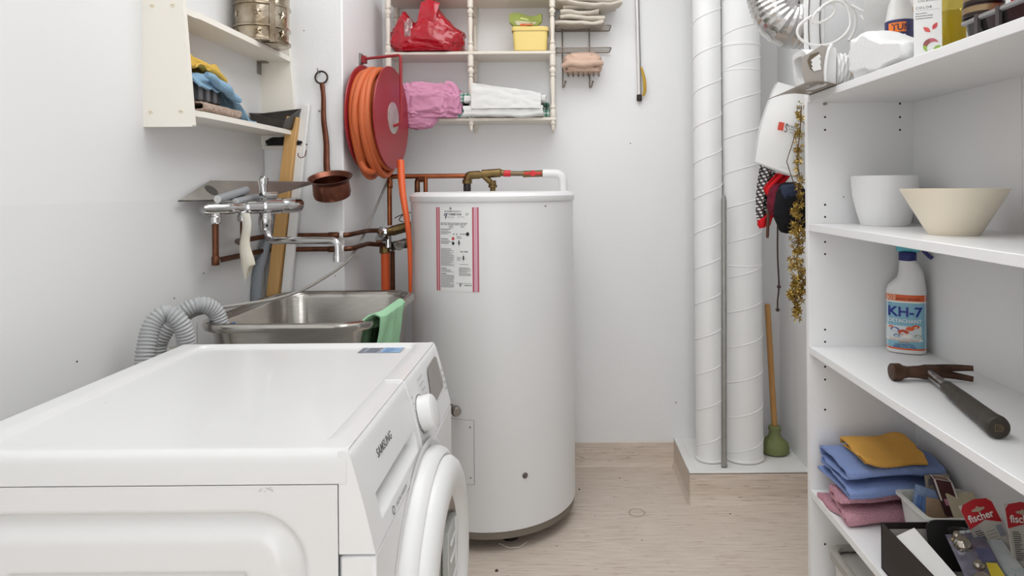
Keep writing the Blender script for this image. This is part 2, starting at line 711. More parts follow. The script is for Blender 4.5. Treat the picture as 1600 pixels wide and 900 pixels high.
ii = lambda i, j: i * ny + j
loop = [ii(i, 0) for i in range(len(xs))] + [ii(len(xs) - 1, j) for j in range(1, ny)] + [ii(i, ny - 1) for i in range(len(xs) - 2, -1, -1)] + [ii(0, j) for j in range(ny - 2, 0, -1)]
low = [(vs[q][0], vs[q][1], zl) for q in loop]
o = len(mb.v)
mb.v += [Vector(p) for p in low]
for k in range(len(loop)):
    q = (k + 1) % len(loop)
    mb.f.append([loop[k], loop[q], o + q, o + k])
    mb.mi.append(0)
mb.f.append([o + k for k in range(len(loop))])
mb.mi.append(0)
mb.build('lid', ENAM, wm, sharp=50)
mb = MB()
for px, py in ((146, 617), (165, 629), (255, 541)):
    q = PZ(px, py, 0.8438)
    mb.disc(q, (0, 0, 1), 0.0017, 6, r2=.0007)
mb.build('lid_speck', DARK, wm, kind='stuff')

# control panel: convex leaning front
prof = [(-0.2895, 0.850), (-0.2835, 0.8497), (-0.2785, 0.8465), (-0.2745, 0.838), (-0.2665, 0.810), (-0.2575, 0.776), (-0.2495, 0.742), (-0.2435, 0.7155)]


def face(z):
    """front X of the control panel at height z"""
    for (xa, za), (xb, zb) in zip(prof[1:], prof[2:]):
        if zb <= z <= za:
            return xb + (xa - xb) * (z - zb) / (za - zb)
    return -0.242


DY1 = 1.172
mb = MB()
cpoly = prof + [(-0.2895, 0.7155)]
mb.prism(cpoly, DY1 + 0.0012, WY1 - 0.002, lambda u, v, w: Vector((u, w, v)))
mb.box(-0.2895, -0.285, WY0 + 0.003, DY1, 0.72, 0.849)
cp = mb.build('control_panel', ENAM2, wm)
# detergent drawer front with its finger scoop
zz = dense(0.7155, 0.8497, [(0.771, 0.0025), (0.735, 0.003)], 26)
yy = dense(WY0 + 0.001, DY1, [(0.912, 0.003), (1.145, 0.004)], 24)


def drawer(y, z):
    x = face(z) + 0.0015
    sy = smooth((y - 0.910) / 0.004) * (1 - smooth((y - 1.141) / 0.008))
    sz = smooth((z - 0.735) / 0.032) if z < 0.7695 else 1 - smooth((z - 0.7695) / 0.003)
    if not (0.735 < z < 0.774):
        sz = 0
    return Vector((x - 0.042 * sy * sz, y, z))


mb = MB()
vs = [drawer(y, z) for y in yy for z in zz]
nz = len(zz)
fs = []
for i in range(len(yy) - 1):
    for j in range(nz - 1):
        a = i * nz + j
        fs.append([a, a + nz, a + nz + 1, a + 1])
mb.raw(vs, fs)
for ye in (yy[0], yy[-1]):
    for (xa, za), (xb, zb) in zip(prof[1:], prof[2:]):
        mb.quad((xa + .0015, ye, za), (xb + .0015, ye, zb), (-0.2895, ye, zb), (-0.2895, ye, za))
mb.quad((-0.2895, yy[0], .8497), (-0.2820, yy[0], .8497), (-0.2820, yy[-1], .8497), (-0.2895, yy[-1], .8497))
dr = mb.build('detergent_drawer', ENAM2, wm, sharp=45)
mb = MB()
mb.tube([(-0.31, DY1, 0.8505), (-0.2835, DY1, 0.8505), (-0.2775, DY1, 0.847)] + [(face(z) + 0.001, DY1, z) for z in (0.838, 0.81, 0.776, 0.742, 0.722)], 0.0022, 8)
mb.build('drawer_edge', ENAM2, dr)


def panel(y, z):
    return Vector((face(z) + 0.0021, y, z))


mb = MB()
put(mb, txt('SAMSUNG', 0.0175, 0.012, 'CENTER', 0.98, 1.02), lambda u, v: panel(0.992 + u, 0.803 + v))
mb.build('lettering', mat('dark_grey_print', (88, 88, 90), 0.5), dr)
mb = MB()
put(mb, txt('DIGITAL INVERTER', 0.0085, 0.0, 'LEFT', 0.9), lambda u, v: panel(0.978 + u, 0.7205 + v))
mb.build('lettering', GREYINK, dr)
mb = MB()
mb.raw([panel(0.962 + .006 * cos(a) , 0.7235 + .006 * sin(a)) for a in [pi * 2 * k / 14 for k in range(14)]] + [panel(0.9622 + .004 * cos(a), 0.7235 + .0042 * sin(a)) for a in [pi * 2 * k / 14 for k in range(14)]],
       [[i, (i + 1) % 14, 14 + (i + 1) % 14, 14 + i] for i in range(14)])
mb.build('emblem', GREYINK, dr)

# programme marks, display, knob
mb = MB()
for k in range(7):
    z = 0.815 - 0.0115 * k
    mb.quad(panel(1.182 - .0 * k, z), panel(1.194, z), panel(1.194, z + .0018), panel(1.182, z + .0018))
    if k < 4:
        mb.quad(panel(1.25 + .006 * k, z + .012), panel(1.29, z + .012), panel(1.29, z + .0136), panel(1.25 + .006 * k, z + .0136))
for k in range(4):
    mb.quad(panel(1.445, .79 - .013 * k), panel(1.455, .79 - .013 * k), panel(1.455, .795 - .013 * k), panel(1.445, .795 - .013 * k))
mb.build('programme_marks', mat('pale_print', (178, 178, 178), 0.6), cp, kind='stuff')
mb = MB()
pts = [(1.312, .758), (1.425, .763), (1.435, .772), (1.437, .822), (1.428, .829), (1.345, .826), (1.336, .820), (1.308, .770)]
mb.raw([panel(y, z) for y, z in pts], [list(range(8))])
mb.build('display', mat('display_glass', (118, 108, 98), 0.12, coat=0.4), cp)
kc = Vector((face(0.774), 1.225, 0.774))
nrm = Vector((1, 0, 0.27)).normalized()
mb = MB()
mb.lathe([(0.033, 0.0), (0.033, 0.002), (0.0315, 0.004), (0.0315, 0.019), (0.030, 0.024), (0.026, 0.0265), (0.012, 0.0275), (0, 0.0275)], 36, M=axis(kc, nrm))
kn = mb.build('knob', ENAM2, wm)
MB().lathe([(0.0355, 0.0), (0.0355, 0.0014), (0.033, 0.0016)], 36, M=axis(kc, nrm)).build('knob_ring', mat('knob_ring_grey', (150, 148, 146), 0.3, 0.6), kn)

# lower front with the round door
FX = -0.242
mb = MB()
mb.box(-0.2895, FX, WY0 + 0.001, WY1 - 0.002, 0.03, 0.7135, bev=0.004)
mb.build('front_panel', ENAM2, wm)
DC = (FX, 1.165, 0.484)
MX = axis(DC, (1, 0, 0))
door = MB().lathe([(0.238, 0.0), (0.238, 0.012), (0.2345, 0.022), (0.226, 0.028), (0.222, 0.027)], 64, M=MX, cap=False).build('door', ENAM2, wm)
MB().lathe([(0.221, 0.020), (0.221, 0.034), (0.214, 0.044), (0.200, 0.051), (0.182, 0.053), (0.168, 0.050), (0.160, 0.042), (0.154, 0.028)], 64, M=MX, cap=False).build('door_ring', ENAM2, door)
MB().lathe([(0.155, 0.034), (0.151, 0.027), (0.146, 0.024), (0.12, 0.022), (0.06, 0.021), (0, 0.021)], 64, M=MX, cap=False).build('door_window', mat('door_glass', (112, 100, 90), 0.06, coat=1.0), door)
mb = MB()
mb.box(FX + .0215, FX + .034, 1.218, 1.300, .36, .556, bev=.0015)
gf = mb.build('glass_insert', mat('insert_grey', (196, 199, 194), .6), door)
for zz_ in (.528, .497, .452, .41):
    MB().box(FX + .034, FX + .038, 1.228, 1.292, zz_ - .003, zz_ + .003, bev=.001).build('insert_rib', ENAM2, door)
MB().box(FX + .034, FX + .037, 1.286, 1.299, .36, .552, bev=.001).build('insert_rib', ENAM2, door)
# low lip added around the door; its groove stands in for recess shade
MB().lathe([(0.254, 0.0003), (0.250, 0.0022), (0.247, 0.0022), (0.245, 0.0003), (0.2395, 0.0003)], 64, M=MX, cap=False).build('door_surround', mat('door_surround', (226, 225, 223), 0.4), wm)
# sticker on the lid's far corner
st = MB()
z = 0.8442
sx0, sx1, sy0, sy1 = -0.428, -0.338, 1.400, 1.444
st.quad((sx0, sy0, z), (sx1, sy0, z), (sx1, sy1, z), (sx0, sy1, z), 0)
st.quad((sx0 + .048, sy0, z + .0002), (sx1 - .004, sy0, z + .0002), (sx1 - .004, sy1, z + .0002), (sx0 + .048, sy1, z + .0002), 1)
for k in range(3):
    st.quad((sx0 + .004 * k, sy0, z + .0003), (sx0 + .004 * k + .0018, sy0, z + .0003), (sx0 + .004 * k + .0018, sy1, z + .0003), (sx0 + .004 * k, sy1, z + .0003), 2)
for k in range(4):
    st.quad((sx0 + .015, sy0 + .004 + .010 * k, z + .0003), (sx0 + .040 + .004 * (k % 2), sy0 + .004 + .010 * k, z + .0003), (sx0 + .040 + .004 * (k % 2), sy0 + .009 + .010 * k, z + .0003), (sx0 + .015, sy0 + .009 + .010 * k, z + .0003), 2)
    st.quad((sx0 + .052, sy0 + .005 + .010 * k, z + .0004), (sx0 + .068 + .006 * (k % 3), sy0 + .005 + .010 * k, z + .0004), (sx0 + .068 + .006 * (k % 3), sy0 + .009 + .010 * k, z + .0004), (sx0 + .052, sy0 + .009 + .010 * k, z + .0004), 3)
st.build('sticker', [mat('sticker_grey', (160, 168, 180), 0.4), mat('sticker_blue', (140, 176, 210), 0.4), mat('sticker_dark', (70, 74, 84), 0.4), mat('sticker_midblue', (84, 120, 170), 0.4)], wm, label='grey and blue information sticker')
for fx in (-0.79, -0.33):
    for fy in (0.91, 1.42):
        MB().lathe([(0.022, 0), (0.022, 0.012), (0.01, 0.014), (0.01, 0.032)], 14, M=Matrix.Translation((fx, fy, 0))).build('foot', BLACK, wm)

# ------------------------------------------------------------------ water heater
TXc, TYc, TR = -0.244, 2.45, 0.296
tk = thing('water_heater', 'tall white cylindrical water heater tank with a striped instruction label', 'water heater', (TXc, TYc, 0))
MT = Matrix.Translation((TXc, TYc, 0))
MB().lathe([(TR - .004, 0.066), (TR, 0.07), (TR, 1.144)], 96, M=MT).build('shell', TANKM, tk)
MB().lathe([(TR + .003, 1.144), (TR + .005, 1.147), (TR + .005, 1.163), (TR - .004, 1.174), (TR - .02, 1.177), (0, 1.179)], 96, M=MT).build('lid', TANKM, tk)
MB().lathe([(TR - .02, 0.040), (TR - .004, 0.044), (TR - .002, 0.066), (TR - .03, 0.067)], 96, M=MT).build('base_ring', mat('tank_base', (132, 124, 114), 0.6, 0.3), tk)
for k in range(3):
    a = R(-70 + 120 * k)
    MB().lathe([(0.03, 0), (0.03, 0.03), (0.02, 0.042)], 16, M=Matrix.Translation((TXc + .2 * cos(a), TYc + .2 * sin(a), 0))).build('foot', BLACK, tk)


def cyl(th, z, e=0.0):
    """point on the tank; th in degrees, 0 towards the camera, + to the right"""
    a = R(th)
    return Vector((TXc + (TR + e) * sin(a), TYc - (TR + e) * cos(a), z))


DEG = math.degrees(1 / TR)      # degrees for each metre of arc


def patch(mb, t0, t1, z0, z1, e, m=0, n=10):
    vs = [cyl(t0 + (t1 - t0) * i / n, z, e) for i in range(n + 1) for z in (z0, z1)]
    return mb.raw(vs, [[2 * i, 2 * i + 2, 2 * i + 3, 2 * i + 1] for i in range(n)], m)


L0, L1, LZ0, LZ1 = -33.6, -3.3, 0.852, 1.128
mb = MB()
patch(mb, L0, L1, LZ0, LZ1, 0.0006)
lab = mb.build('instruction_label', PAPER, tk, label='white printed instruction label with red stripes')
mb = MB()
for t0, t1, mm in ((L0, L0 + .9, 0), (L0 + .9, L0 + 2.2, 1), (L0 + 2.2, L0 + 3.0, 0), (L1 - 4.2, L1 - 3.1, 0), (L1 - 3.1, L1 - 2.5, 2), (L1 - 2.5, L1 - 1.6, 1), (L1 - 1.6, L1 - 1.0, 2), (L1 - 1.0, L1, 0)):
    patch(mb, t0, t1, LZ0, LZ1, 0.0010, mm, 2)
mb.build('stripes', [mat('stripe_red', (190, 84, 100), 0.5), mat('stripe_pink', (218, 162, 168), 0.5), mat('stripe_lilac', (218, 178, 202), 0.5)], lab)
LW_ = (L1 - L0) / DEG


def lf(u, v):
    """label coordinates: u, v in 0..1 from its lower left corner"""
    u = .125 + (u - .125) * .885
    return cyl(L0 + (L1 - L0) * u, LZ0 + (LZ1 - LZ0) * v, 0.0012)


LH = LZ1 - LZ0
mb = MB()
put(mb, txt('Serviceinstruktioner...', 0.0085, 0.0, 'LEFT', 1.0), lambda u, v: lf(.235 + u / LW_, .945 + v / LH), 0)
put(mb, txt('VARMETANK', 0.0098, 0.012, 'LEFT', 0.92), lambda u, v: lf(.36 + u / LW_, .905 + v / LH), 0)
put(mb, txt('S/T', 0.0098, 0.0, 'LEFT', 0.92), lambda u, v: lf(.80 + u / LW_, .905 + v / LH), 0)
put(mb, txt('well solutions', 0.0055, 0.0, 'LEFT'), lambda u, v: lf(.32 + u / LW_, .878 + v / LH), 1)
put(mb, txt('A/S 1 9 8 7', 0.0055, 0.0, 'LEFT'), lambda u, v: lf(.60 + u / LW_, .878 + v / LH), 1)
for s, ox, oy in ((1, .22, .875), (.6, .62, .062)):
    for poly in ([(.0, .035), (.03, .07), (.12, .072), (.135, .062), (.05, .058), (.02, .03)], [(.06, .05), (.10, .055), (.06, -.012), (.035, -.008)]):
        mb.raw([lf(ox + x * s, oy + y * s * .75) for x, y in poly], [list(range(len(poly)))], 2)
put(mb, txt('VARMETANK', 0.0058, 0.012, 'LEFT', 0.95), lambda u, v: lf(.735 + u / LW_, .070 + v / LH), 0)
text_lines(mb, lf, .125, .885, .808, .017, 2, .006, 0, 3, .1)
for (x0, x1, y, dy, n, s) in ((.125, .40, .735, 9, 1, 1), (.125, .34, .62, 9, 1, 2), (.125, .29, .268, 9, 1, 4), (.125, .28, .205, 9, 1, 5)):
    text_lines(mb, lf, x0, x1, y, .012, n, .007, 0, s, 0)
for (x0, x1, y, n, s) in ((.125, .42, .716, 4, 11), (.125, .46, .60, 4, 12), (.125, .50, .505, 18, 13), (.125, .50, .253, 3, 14), (.125, .50, .19, 13, 15), (.62, .92, .285, 9, 16), (.36, .48, .775, 3, 17), (.67, .80, .775, 2, 18), (.57, .68, .405, 4, 19), (.55, .93, .098, 1, 20), (.56, .70, .655, 3, 21), (.64, .86, .322, 1, 22)):
    text_lines(mb, lf, x0, x1, y, .0118, n, .0046, 1, s)


def dot(u, v, r, m):
    vs = [lf(u + r / LW_ * cos(2 * pi * k / 14), v + r / LH * sin(2 * pi * k / 14)) for k in range(14)]
    mb.raw(vs, [list(range(14))], m)


dot(.475, .628, .0055, 3)
dot(.475, .572, .0055, 0)
dot(.845, .683, .0065, 0)
for u in (.48, .56, .66, .72, .77):
    mb.quad(lf(u, .674), lf(u + .03, .674), lf(u + .03, .69), lf(u, .69), 1)
for u, v in ((.61, .575), (.72, .395)):
    mb.quad(lf(u, v - .02), lf(u + .035, v - .02), lf(u + .035, v + .03), lf(u, v + .03), 0)
    mb.quad(lf(u - .05, v), lf(u + .085, v), lf(u + .085, v + .003), lf(u - .05, v + .003), 1)
    mb.quad(lf(u + .015, v - .05), lf(u + .02, v - .05), lf(u + .02, v + .06), lf(u + .015, v + .06), 1)
for u in (.66, .70, .75, .79, .82):
    mb.quad(lf(u, .468), lf(u + .025, .468), lf(u + .025, .48), lf(u, .48), 0)
mb.build('print', [INK, GREYINK, mat('navy_ink', (36, 44, 84), 0.5), mat('red_ink', (196, 52, 60), 0.5)], lab)

# access plate, screws, plug
mb = MB()
patch(mb, -34, -7.6, 0.226, 0.434, 0.0022, 0, 14)
for z in (0.226, 0.434):
    vs = [cyl(-34 + 26.4 * i / 14, z, e) for i in range(15) for e in (0, .0022)]
    mb.raw(vs, [[2 * i, 2 * i + 2, 2 * i + 3, 2 * i + 1] for i in range(14)])
mb.quad(cyl(-7.6, .226), cyl(-7.6, .434), cyl(-7.6, .434, .0022), cyl(-7.6, .226, .0022))
mb.build('access_plate', TANKM, tk)
mb = MB()
patch(mb, -34, -7.25, 0.4335, 0.4352, 0.0012, 0, 14)
patch(mb, -34, -7.25, 0.2248, 0.2265, 0.0012, 0, 14)
patch(mb, -7.6, -7.25, 0.226, 0.434, 0.0012, 0, 1)
mb.build('plate_joint', mat('joint_grey', (150, 148, 145), 0.7), tk)
for th, z, r in ((-9.8, .412, .003), (-9.8, .247, .003), (-22, 1.125, .0035), (42, 1.128, .003)):
    q = cyl(th, z, .002)
    MB().lathe([(r, -.002), (r, .001), (r * .6, .0022), (0, .0022)], 10, M=axis(q, (sin(R(th)), -cos(R(th)), 0))).build('screw', DULL, tk)
q = cyl(25, .243)
MB().lathe([(.0095, -.002), (.0095, .002), (.006, .004), (.006, .007), (0, .007)], 16, M=axis(q, (sin(R(25)), -cos(R(25)), 0))).build('plug', mat('plug_grey', (112, 104, 98), .6, .4), tk)
q = cyl(-22.5, .478)
d = Vector((sin(R(-22.5)) + .75, -cos(R(-22.5)), 0)).normalized()
mb = MB()
mb.tube([q, q + d * .05], .005, 10)
mb.lathe([(.012, 0), (.016, .006), (.016, .024), (.012, .03), (0, .03)], 16, M=axis(q + d * .045, d))
mb.build('drain_tap', DULL, tk)
mb = MB()
mb.tube([PZ(780, 849, .004), PZ(796, 856, .004), PZ(812, 855, .004), PZ(824, 846, .004)], .0015, 6)
tag(mb.build('plastic_loop', mat('clear_loop', (232, 228, 222), .3)), 'thin clear plastic loop on the floor by the water heater base', 'plastic loop')
# ------------------------------------------------------------------ utility sink
SX0, SX1, SY0, SY1, SZ = -0.935, -0.462, 1.65, 2.208, 0.855


def rrect(x0, x1, y0, y1, r, z, n=8):
    out = []
    for cx, cy, a0 in ((x1 - r, y1 - r, 0), (x0 + r, y1 - r, 90), (x0 + r, y0 + r, 180), (x1 - r, y0 + r, 270)):
        for k in range(n + 1):
            a = R(a0 + 90 * k / n)
            out.append(Vector((cx + r * cos(a), cy + r * sin(a), z)))
    return out


def loops(mb, ls, m=0, cap0=False, cap1=False):
    n = len(ls[0])
    vs = [p for l in ls for p in l]
    fs = []
    for i in range(len(ls) - 1):
        for k in range(n):
            q = (k + 1) % n
            fs.append([i * n + k, i * n + q, (i + 1) * n + q, (i + 1) * n + k])
    if cap0:
        fs.append(list(range(n)))
    if cap1:
        fs.append([(len(ls) - 1) * n + k for k in range(n)])
    return mb.raw(vs, fs, m)


def ins(d, z, r):
    return rrect(SX0 + d, SX1 - d, SY0 + d, SY1 - d, r, z)


sk = thing('utility_sink', 'deep stainless steel utility sink behind the washing machine', 'sink', (-0.7, 1.95, 0))
mb = MB()
loops(mb, [ins(.018, SZ - .024, .09), ins(.004, SZ - .022, .10), ins(0, SZ - .012, .105), ins(.003, SZ - .003, .10), ins(.010, SZ, .095), ins(.020, SZ - .001, .09), ins(.026, SZ - .006, .085), ins(.030, SZ - .02, .08),
           ins(.045, SZ - .27, .07), ins(.055, SZ - .29, .06), ins(.09, SZ - .30, .04)], cap1=True)
sb = mb.build('basin', STEEL, sk, sharp=50)
mb = MB()
loops(mb, [ins(.022, SZ - .022, .085), ins(.026, SZ - .05, .085), ins(.038, SZ - .295, .07), ins(.07, SZ - .31, .05)], cap1=True)
mb.build('outer_shell', STEEL, sk, sharp=50)
for fx in (SX0 + .06, SX1 - .06):
    for fy in (SY0 + .07, SY1 - .07):
        MB().box(fx - .012, fx + .012, fy - .012, fy + .012, 0, SZ - .28).build('leg', DULL, sk)
MB().lathe([(.03, 0), (.03, .004), (.02, .005), (.018, -.002), (0, -.002)], 20, M=Matrix.Translation((-.7, 1.95, SZ - .298))).build('drain', CHROME, sk)
# plug chain and blue sticker
mb = MB()
for k in range(16):
    q = PX(308, 506 + 3 * k, -.925) + Vector((0, 0, 0))
    b = bmesh.new()
    bmesh.ops.create_icosphere(b, subdivisions=1, radius=.0016)
    mb.bm(b, M=Matrix.Translation(q))
mb.build('plug_chain', CHROME, sk)
mb = MB()
q = Vector((SX0 + .034, 1.78, SZ - .03))
mb.quad(q, q + Vector((0, .06, -.0)), q + Vector((.002, .06, -.03)), q + Vector((.002, 0, -.03)))
mb.build('sticker', mat('blue_sticker', (58, 120, 196), .4), sk, label='small blue sticker')

# green cloth over the right-hand rim
mb = MB()


def gfn(a, b):
    # a: from the inside of the basin over the rim and down the outside; b: along Y
    y = 1.69 + .25 * b + .012 * sin(a * 5 + b * 3)
    L = a * .30
    if L < .10:
        k = L / .10
        x, z = SX1 - .022 + .035 * k, SZ - .002 + .007 * k + .012 * sin(k * pi)
    else:
        x, z = SX1 + .013 - .14 * (L - .1), SZ + .005 - (L - .10)
    # rim corner curves away to the front
    fy = max(0, 1.755 - y)
    x -= fy * fy * 5.0
    f = (.006 * sin(b * 17 + 1) + .005 * sin(b * 9 + a * 4)) * smooth((L - .06) / .12)
    x += f
    return (x, y, z)


mb.sheet(gfn, 40, 40, .004)
tag(mb.build('cleaning_cloth', cloth('green_cloth', (166, 212, 174), (152, 200, 160), 260, .4)), 'light green cleaning cloth draped over the steel sink rim', 'cloth')

# ------------------------------------------------------------------ mixer tap and its copper supply
A, B = P(322, 327, 1.83), P(468, 320, 2.13)
ax = (B - A).normalized()
LT = (B - A).length
tp = thing('mixer_tap', 'chrome wall-mounted mixer tap with a long swivel spout above the sink', 'tap', tuple(A))
mb = MB()
MA = axis(A, ax)
mb.lathe([(0, -.014), (.012, -.012), (.0165, 0), (.0165, .055), (.0175, .06), (.0175, .085), (.015, .09), (.015, .12), (.020, .125), (.020, LT * .53)], 24, M=MA)
bd = mb.build('body', CHROME, tp)
mb = MB()
mb.lathe([(.020, LT * .535), (.025, LT * .55), (.025, LT * .745), (.021, LT * .755), (.021, LT * .775), (.0235, LT * .79), (.0235, LT * .98), (.020, LT), (0, LT)], 24, M=MA)
mb.build('thermostat_knob', CHROME, tp)
for f in (.085, .36):
    q = A + ax * LT * f
    MB().lathe([(.010, 0), (.013, .004), (.013, .012), (.0155, .015), (.0155, .030), (.012, .034), (0, .034)], 16, M=axis(q - Vector((0, 0, .008)), (0, 0, -1))).build('union_nut', CHROME, tp)
q = A + ax * LT * .60
mb = MB()
mb.lathe([(.0185, 0), (.0185, .014), (.0205, .018), (.0205, .040), (.018, .044), (.018, .056), (.013, .059)], 20, M=axis(q - Vector((0, 0, .015)), (0, 0, -1)))
mb.build('swivel_nut', CHROME, tp)
mb = MB()
s0 = q - Vector((0, 0, .06))
e0, e1 = P(528, 378, 1.93), P(534, 400, 1.93)
e1.x = e0.x
c0 = Vector((s0.x + .012, s0.y - .004, e0.z))
mb.tube(fillet([s0, c0, Vector((e0.x, e0.y, e0.z + .004)), e1], .042, 8), .0112, 14)
sp = mb.build('spout', CHROME, tp)
MB().lathe([(.0125, 0), (.0135, .003), (.0135, .020), (.010, .021), (0, .021)], 16, M=axis(e1 + Vector((0, 0, .004)), (0, 0, -1))).build('aerator', CHROME, sp)
q = A + ax * LT * .58
mb = MB()
mb.tube(fillet([q + Vector((0, 0, .01)), q + Vector((0, 0, .055)), q + Vector((-.004, -.004, .082))], .01), [.011] * 9, 12)
mb.lathe([(.0, -.03), (.009, -.03), (.011, -.02), (.011, .02), (.009, .026), (0, .026)], 16, M=axis(q + Vector((.012, .012, .034)), ax))
mb.lathe([(0, .0), (.012, .002), (.0135, .01), (.0135, .022), (.008, .028), (0, .028)], 16, M=axis(q + Vector((0, 0, .064)), (0, 0, 1)))
mb.build('diverter', CHROME, tp)

# copper supply pipes
def pipe(name, pts, r, m, label, rad=.02, cat='pipe', fits=(), n=12, fm=None, clips=()):
    t = thing(name, label, cat, tuple(pts[0]))
    MB().tube(fillet(pts, rad), r, n).build('tube', m, t)
    for p, d, rr, ln in fits:
        MB().lathe([(rr * .9, -ln / 2), (rr, -ln / 2 + .002), (rr, ln / 2 - .002), (rr * .9, ln / 2)], 14, M=axis(p, d)).build('fitting', fm or m, t)
    for p, d, rr in clips:
        MB().lathe([(rr, -.006), (rr * 1.25, -.004), (rr * 1.25, .004), (rr, .006)], 14, M=axis(p, d)).build('collar', PLINTH, t)
    return t


i1 = A + ax * LT * .085
z1 = .985
pp = [i1 - Vector((0, 0, .038)), Vector((i1.x, i1.y, z1)), Vector((XL + .022, i1.y + .075, z1)), Vector((XL + .022, YC - .022, z1)), Vector((XC + .03, YC - .022, z1 + .001)), Vector((-.705, 2.44, z1 + .004)), P(602, 383, 2.50)]
pipe('copper_pipe', pp, .0085, COPPERD, 'lower copper pipe rising to the near end of the mixer tap', .018, fits=((Vector((i1.x, i1.y, z1 + .008)), (0, 0, 1), .0105, .025), (Vector((XC - .03, YC - .022, z1)), (1, 0, 0), .0105, .035)), clips=((Vector((i1.x, i1.y, z1)).lerp(Vector((XL + .022, i1.y + .075, z1)), .55), (XL + .022 - i1.x, .075, 0), .0088), (Vector((XC + .002, YC - .022, z1)), (1, 0, 0), .011)))
i2 = A + ax * LT * .36
z2 = 1.033
pp = [i2 - Vector((0, 0, .04)), Vector((i2.x, i2.y, z2)), Vector((XL + .03, i2.y + .10, z2)), Vector((XL + .03, YC - .022, z2)), Vector((XC + .02, YC - .022, z2)), Vector((-.70, 2.42, z2 + .005)), P(598, 360, 2.50)]
pipe('copper_pipe', pp, .0085, COPPERD, 'upper copper pipe running behind the wooden lath to the valves', .018, fits=((Vector((XC - .03, YC - .022, z2)), (1, 0, 0), .0105, .035),), clips=((Vector((XC + .0, YC - .022, z2)), (1, 0, 0), .011),))

# dark tilted metal sheet lying on the tap against the wall
a_, b_, d_ = P(279, 313, 1.742), P(329, 282, 1.925), P(404, 311, 2.04)
c_ = P(498, 284, 2.262)
nn = (b_ - a_).cross(d_ - a_).normalized()
mb = MB()
mb.raw([p + nn * k for k in (.0, .005) for p in (a_, d_, c_, b_)], [[0, 1, 2, 3], [4, 5, 6, 7], [0, 1, 5, 4], [1, 2, 6, 5], [2, 3, 7, 6], [3, 0, 4, 7]])
t = thing('metal_sheet', 'dark square metal sheet tilted against the wall on the mixer tap', 'metal sheet', tuple(a_))
mb.build('plate', mat('dark_sheet', (168, 163, 156), .32, .9, var=(9, .6, (128, 124, 118))), t)
mb = MB()
for u, v, r in ((.30, .33, .025),):
    q = a_ + (b_ - a_) * .48 + (d_ - a_) * .20
    mb.disc(q - nn * .0008, -nn, .020, 20)
    mb.disc(q + nn * .0058, nn, .020, 20)
mb.build('round_mark', mat('dark_mark', (70, 68, 66), .5), t)
# two short grey tubes on the tap
for (x0, y0, x1, y1, Y0, Y1, w) in ((340, 318, 385, 302, 1.86, 2.0, 'nearer'), (368, 322, 402, 313, 1.93, 2.05, 'farther')):
    p, q = P(x0, y0, Y0) + Vector((0.0, 0, .012)), P(x1, y1, Y1) + Vector((0, 0, .01))
    d = (q - p).normalized()
    t = thing('grey_tube', 'short grey plastic tube lying on the tap, ' + ('lower end at the steel sheet' if w == 'nearer' else 'the one beside the chrome lever'), 'tube', tuple(p))
    MB().lathe([(.0105, 0), (.0115, .002), (.0115, (q - p).length)], 16, M=axis(p, d)).build('sleeve', GREYP, t)
    MB().lathe([(.0108, -.0005), (.0108, .0005), (.007, .0006), (.006, -.006), (0, -.006)], 16, M=axis(p - d * .001, -d)).build('white_end', ENAM2, t)
# limp translucent plastic sleeve
mb = MB()
h0 = P(383, 333, 1.93)
h1 = P(381, 428, 1.93)


def sfn(a, b):
    w = .021 * (1 + .55 * smooth((a - .35) / .5)) * (1 - .55 * smooth((a - .86) / .14) * (1 if b > .4 else .3))
    th = 2 * pi * b
    c = h0.lerp(h1, a) + Vector((.004 * sin(a * 9) + .01 * a, 0, 0))
    return (c.x + w * .62 * cos(th), c.y + w * .4 * sin(th), c.z + (.03 * (cos(th)) if a > .85 else 0) * (a - .85) / .15)


mb.grid(sfn, 26, 16)
tag(mb.build('plastic_sleeve', mat('yellowed_plastic', (236, 233, 226), .35, var=(8, .5, (232, 222, 192)), trans=.15)), 'limp yellowed white plastic sleeve hanging from the tap', 'plastic sleeve')

# ------------------------------------------------------------------ laths, grey hose, ladle
def lath(name, top, bot, w, d, m, label, extra=None):
    t = thing(name, label, 'lath', tuple(bot))
    ax_ = (top - bot).normalized()
    sx_ = Vector((1, 0, 0))
    sx_ = (sx_ - ax_ * sx_.dot(ax_)).normalized()
    sy_ = ax_.cross(sx_)
    Mx = Matrix((sx_, sy_, ax_)).transposed().to_4x4()
    Mx.translation = bot
    MB().box(-w / 2, w / 2, -d / 2, d / 2, 0, (top - bot).length, bev=.002, M=Mx).build('strip', m, t)
    return t, Mx


PINE = mat('pine_wood', (214, 172, 112), .55, var=(7, .7, (196, 148, 88)), stretch=(8, 8, .7))
tb = P(428, 452, 2.245)
tt = P(459, 183, 2.262)
b2 = tt + (tb - tt) * 1.9
b2 = tt + (tb - tt) * ((tt.z - .62) / (tt.z - tb.z))
lath('wooden_lath', tt, b2, .038, .03, PINE, 'pale pine wood lath leaning beside the sink')
tt = P(478, 164, 2.282)
tb = P(448, 450, 2.248)
b2 = tt + (tb - tt) * ((tt.z - .62) / (tt.z - tb.z))
t, Mx = lath('white_lath', tt, b2, .030, .018, mat('white_lath_paint', (232, 231, 228), .5), 'narrow white painted lath leaning next to the pine lath')
hk = P(472, 245, 2.247)
MB().tube(spline([hk + Vector((-.012, -.004, .012)), hk + Vector((-.008, -.012, .002)), hk + Vector((.003, -.014, -.004)), hk + Vector((.014, -.010, .004)), hk + Vector((.016, -.004, .022))], 5), .0016, 8).build('wire_hook', COPPERR, t)


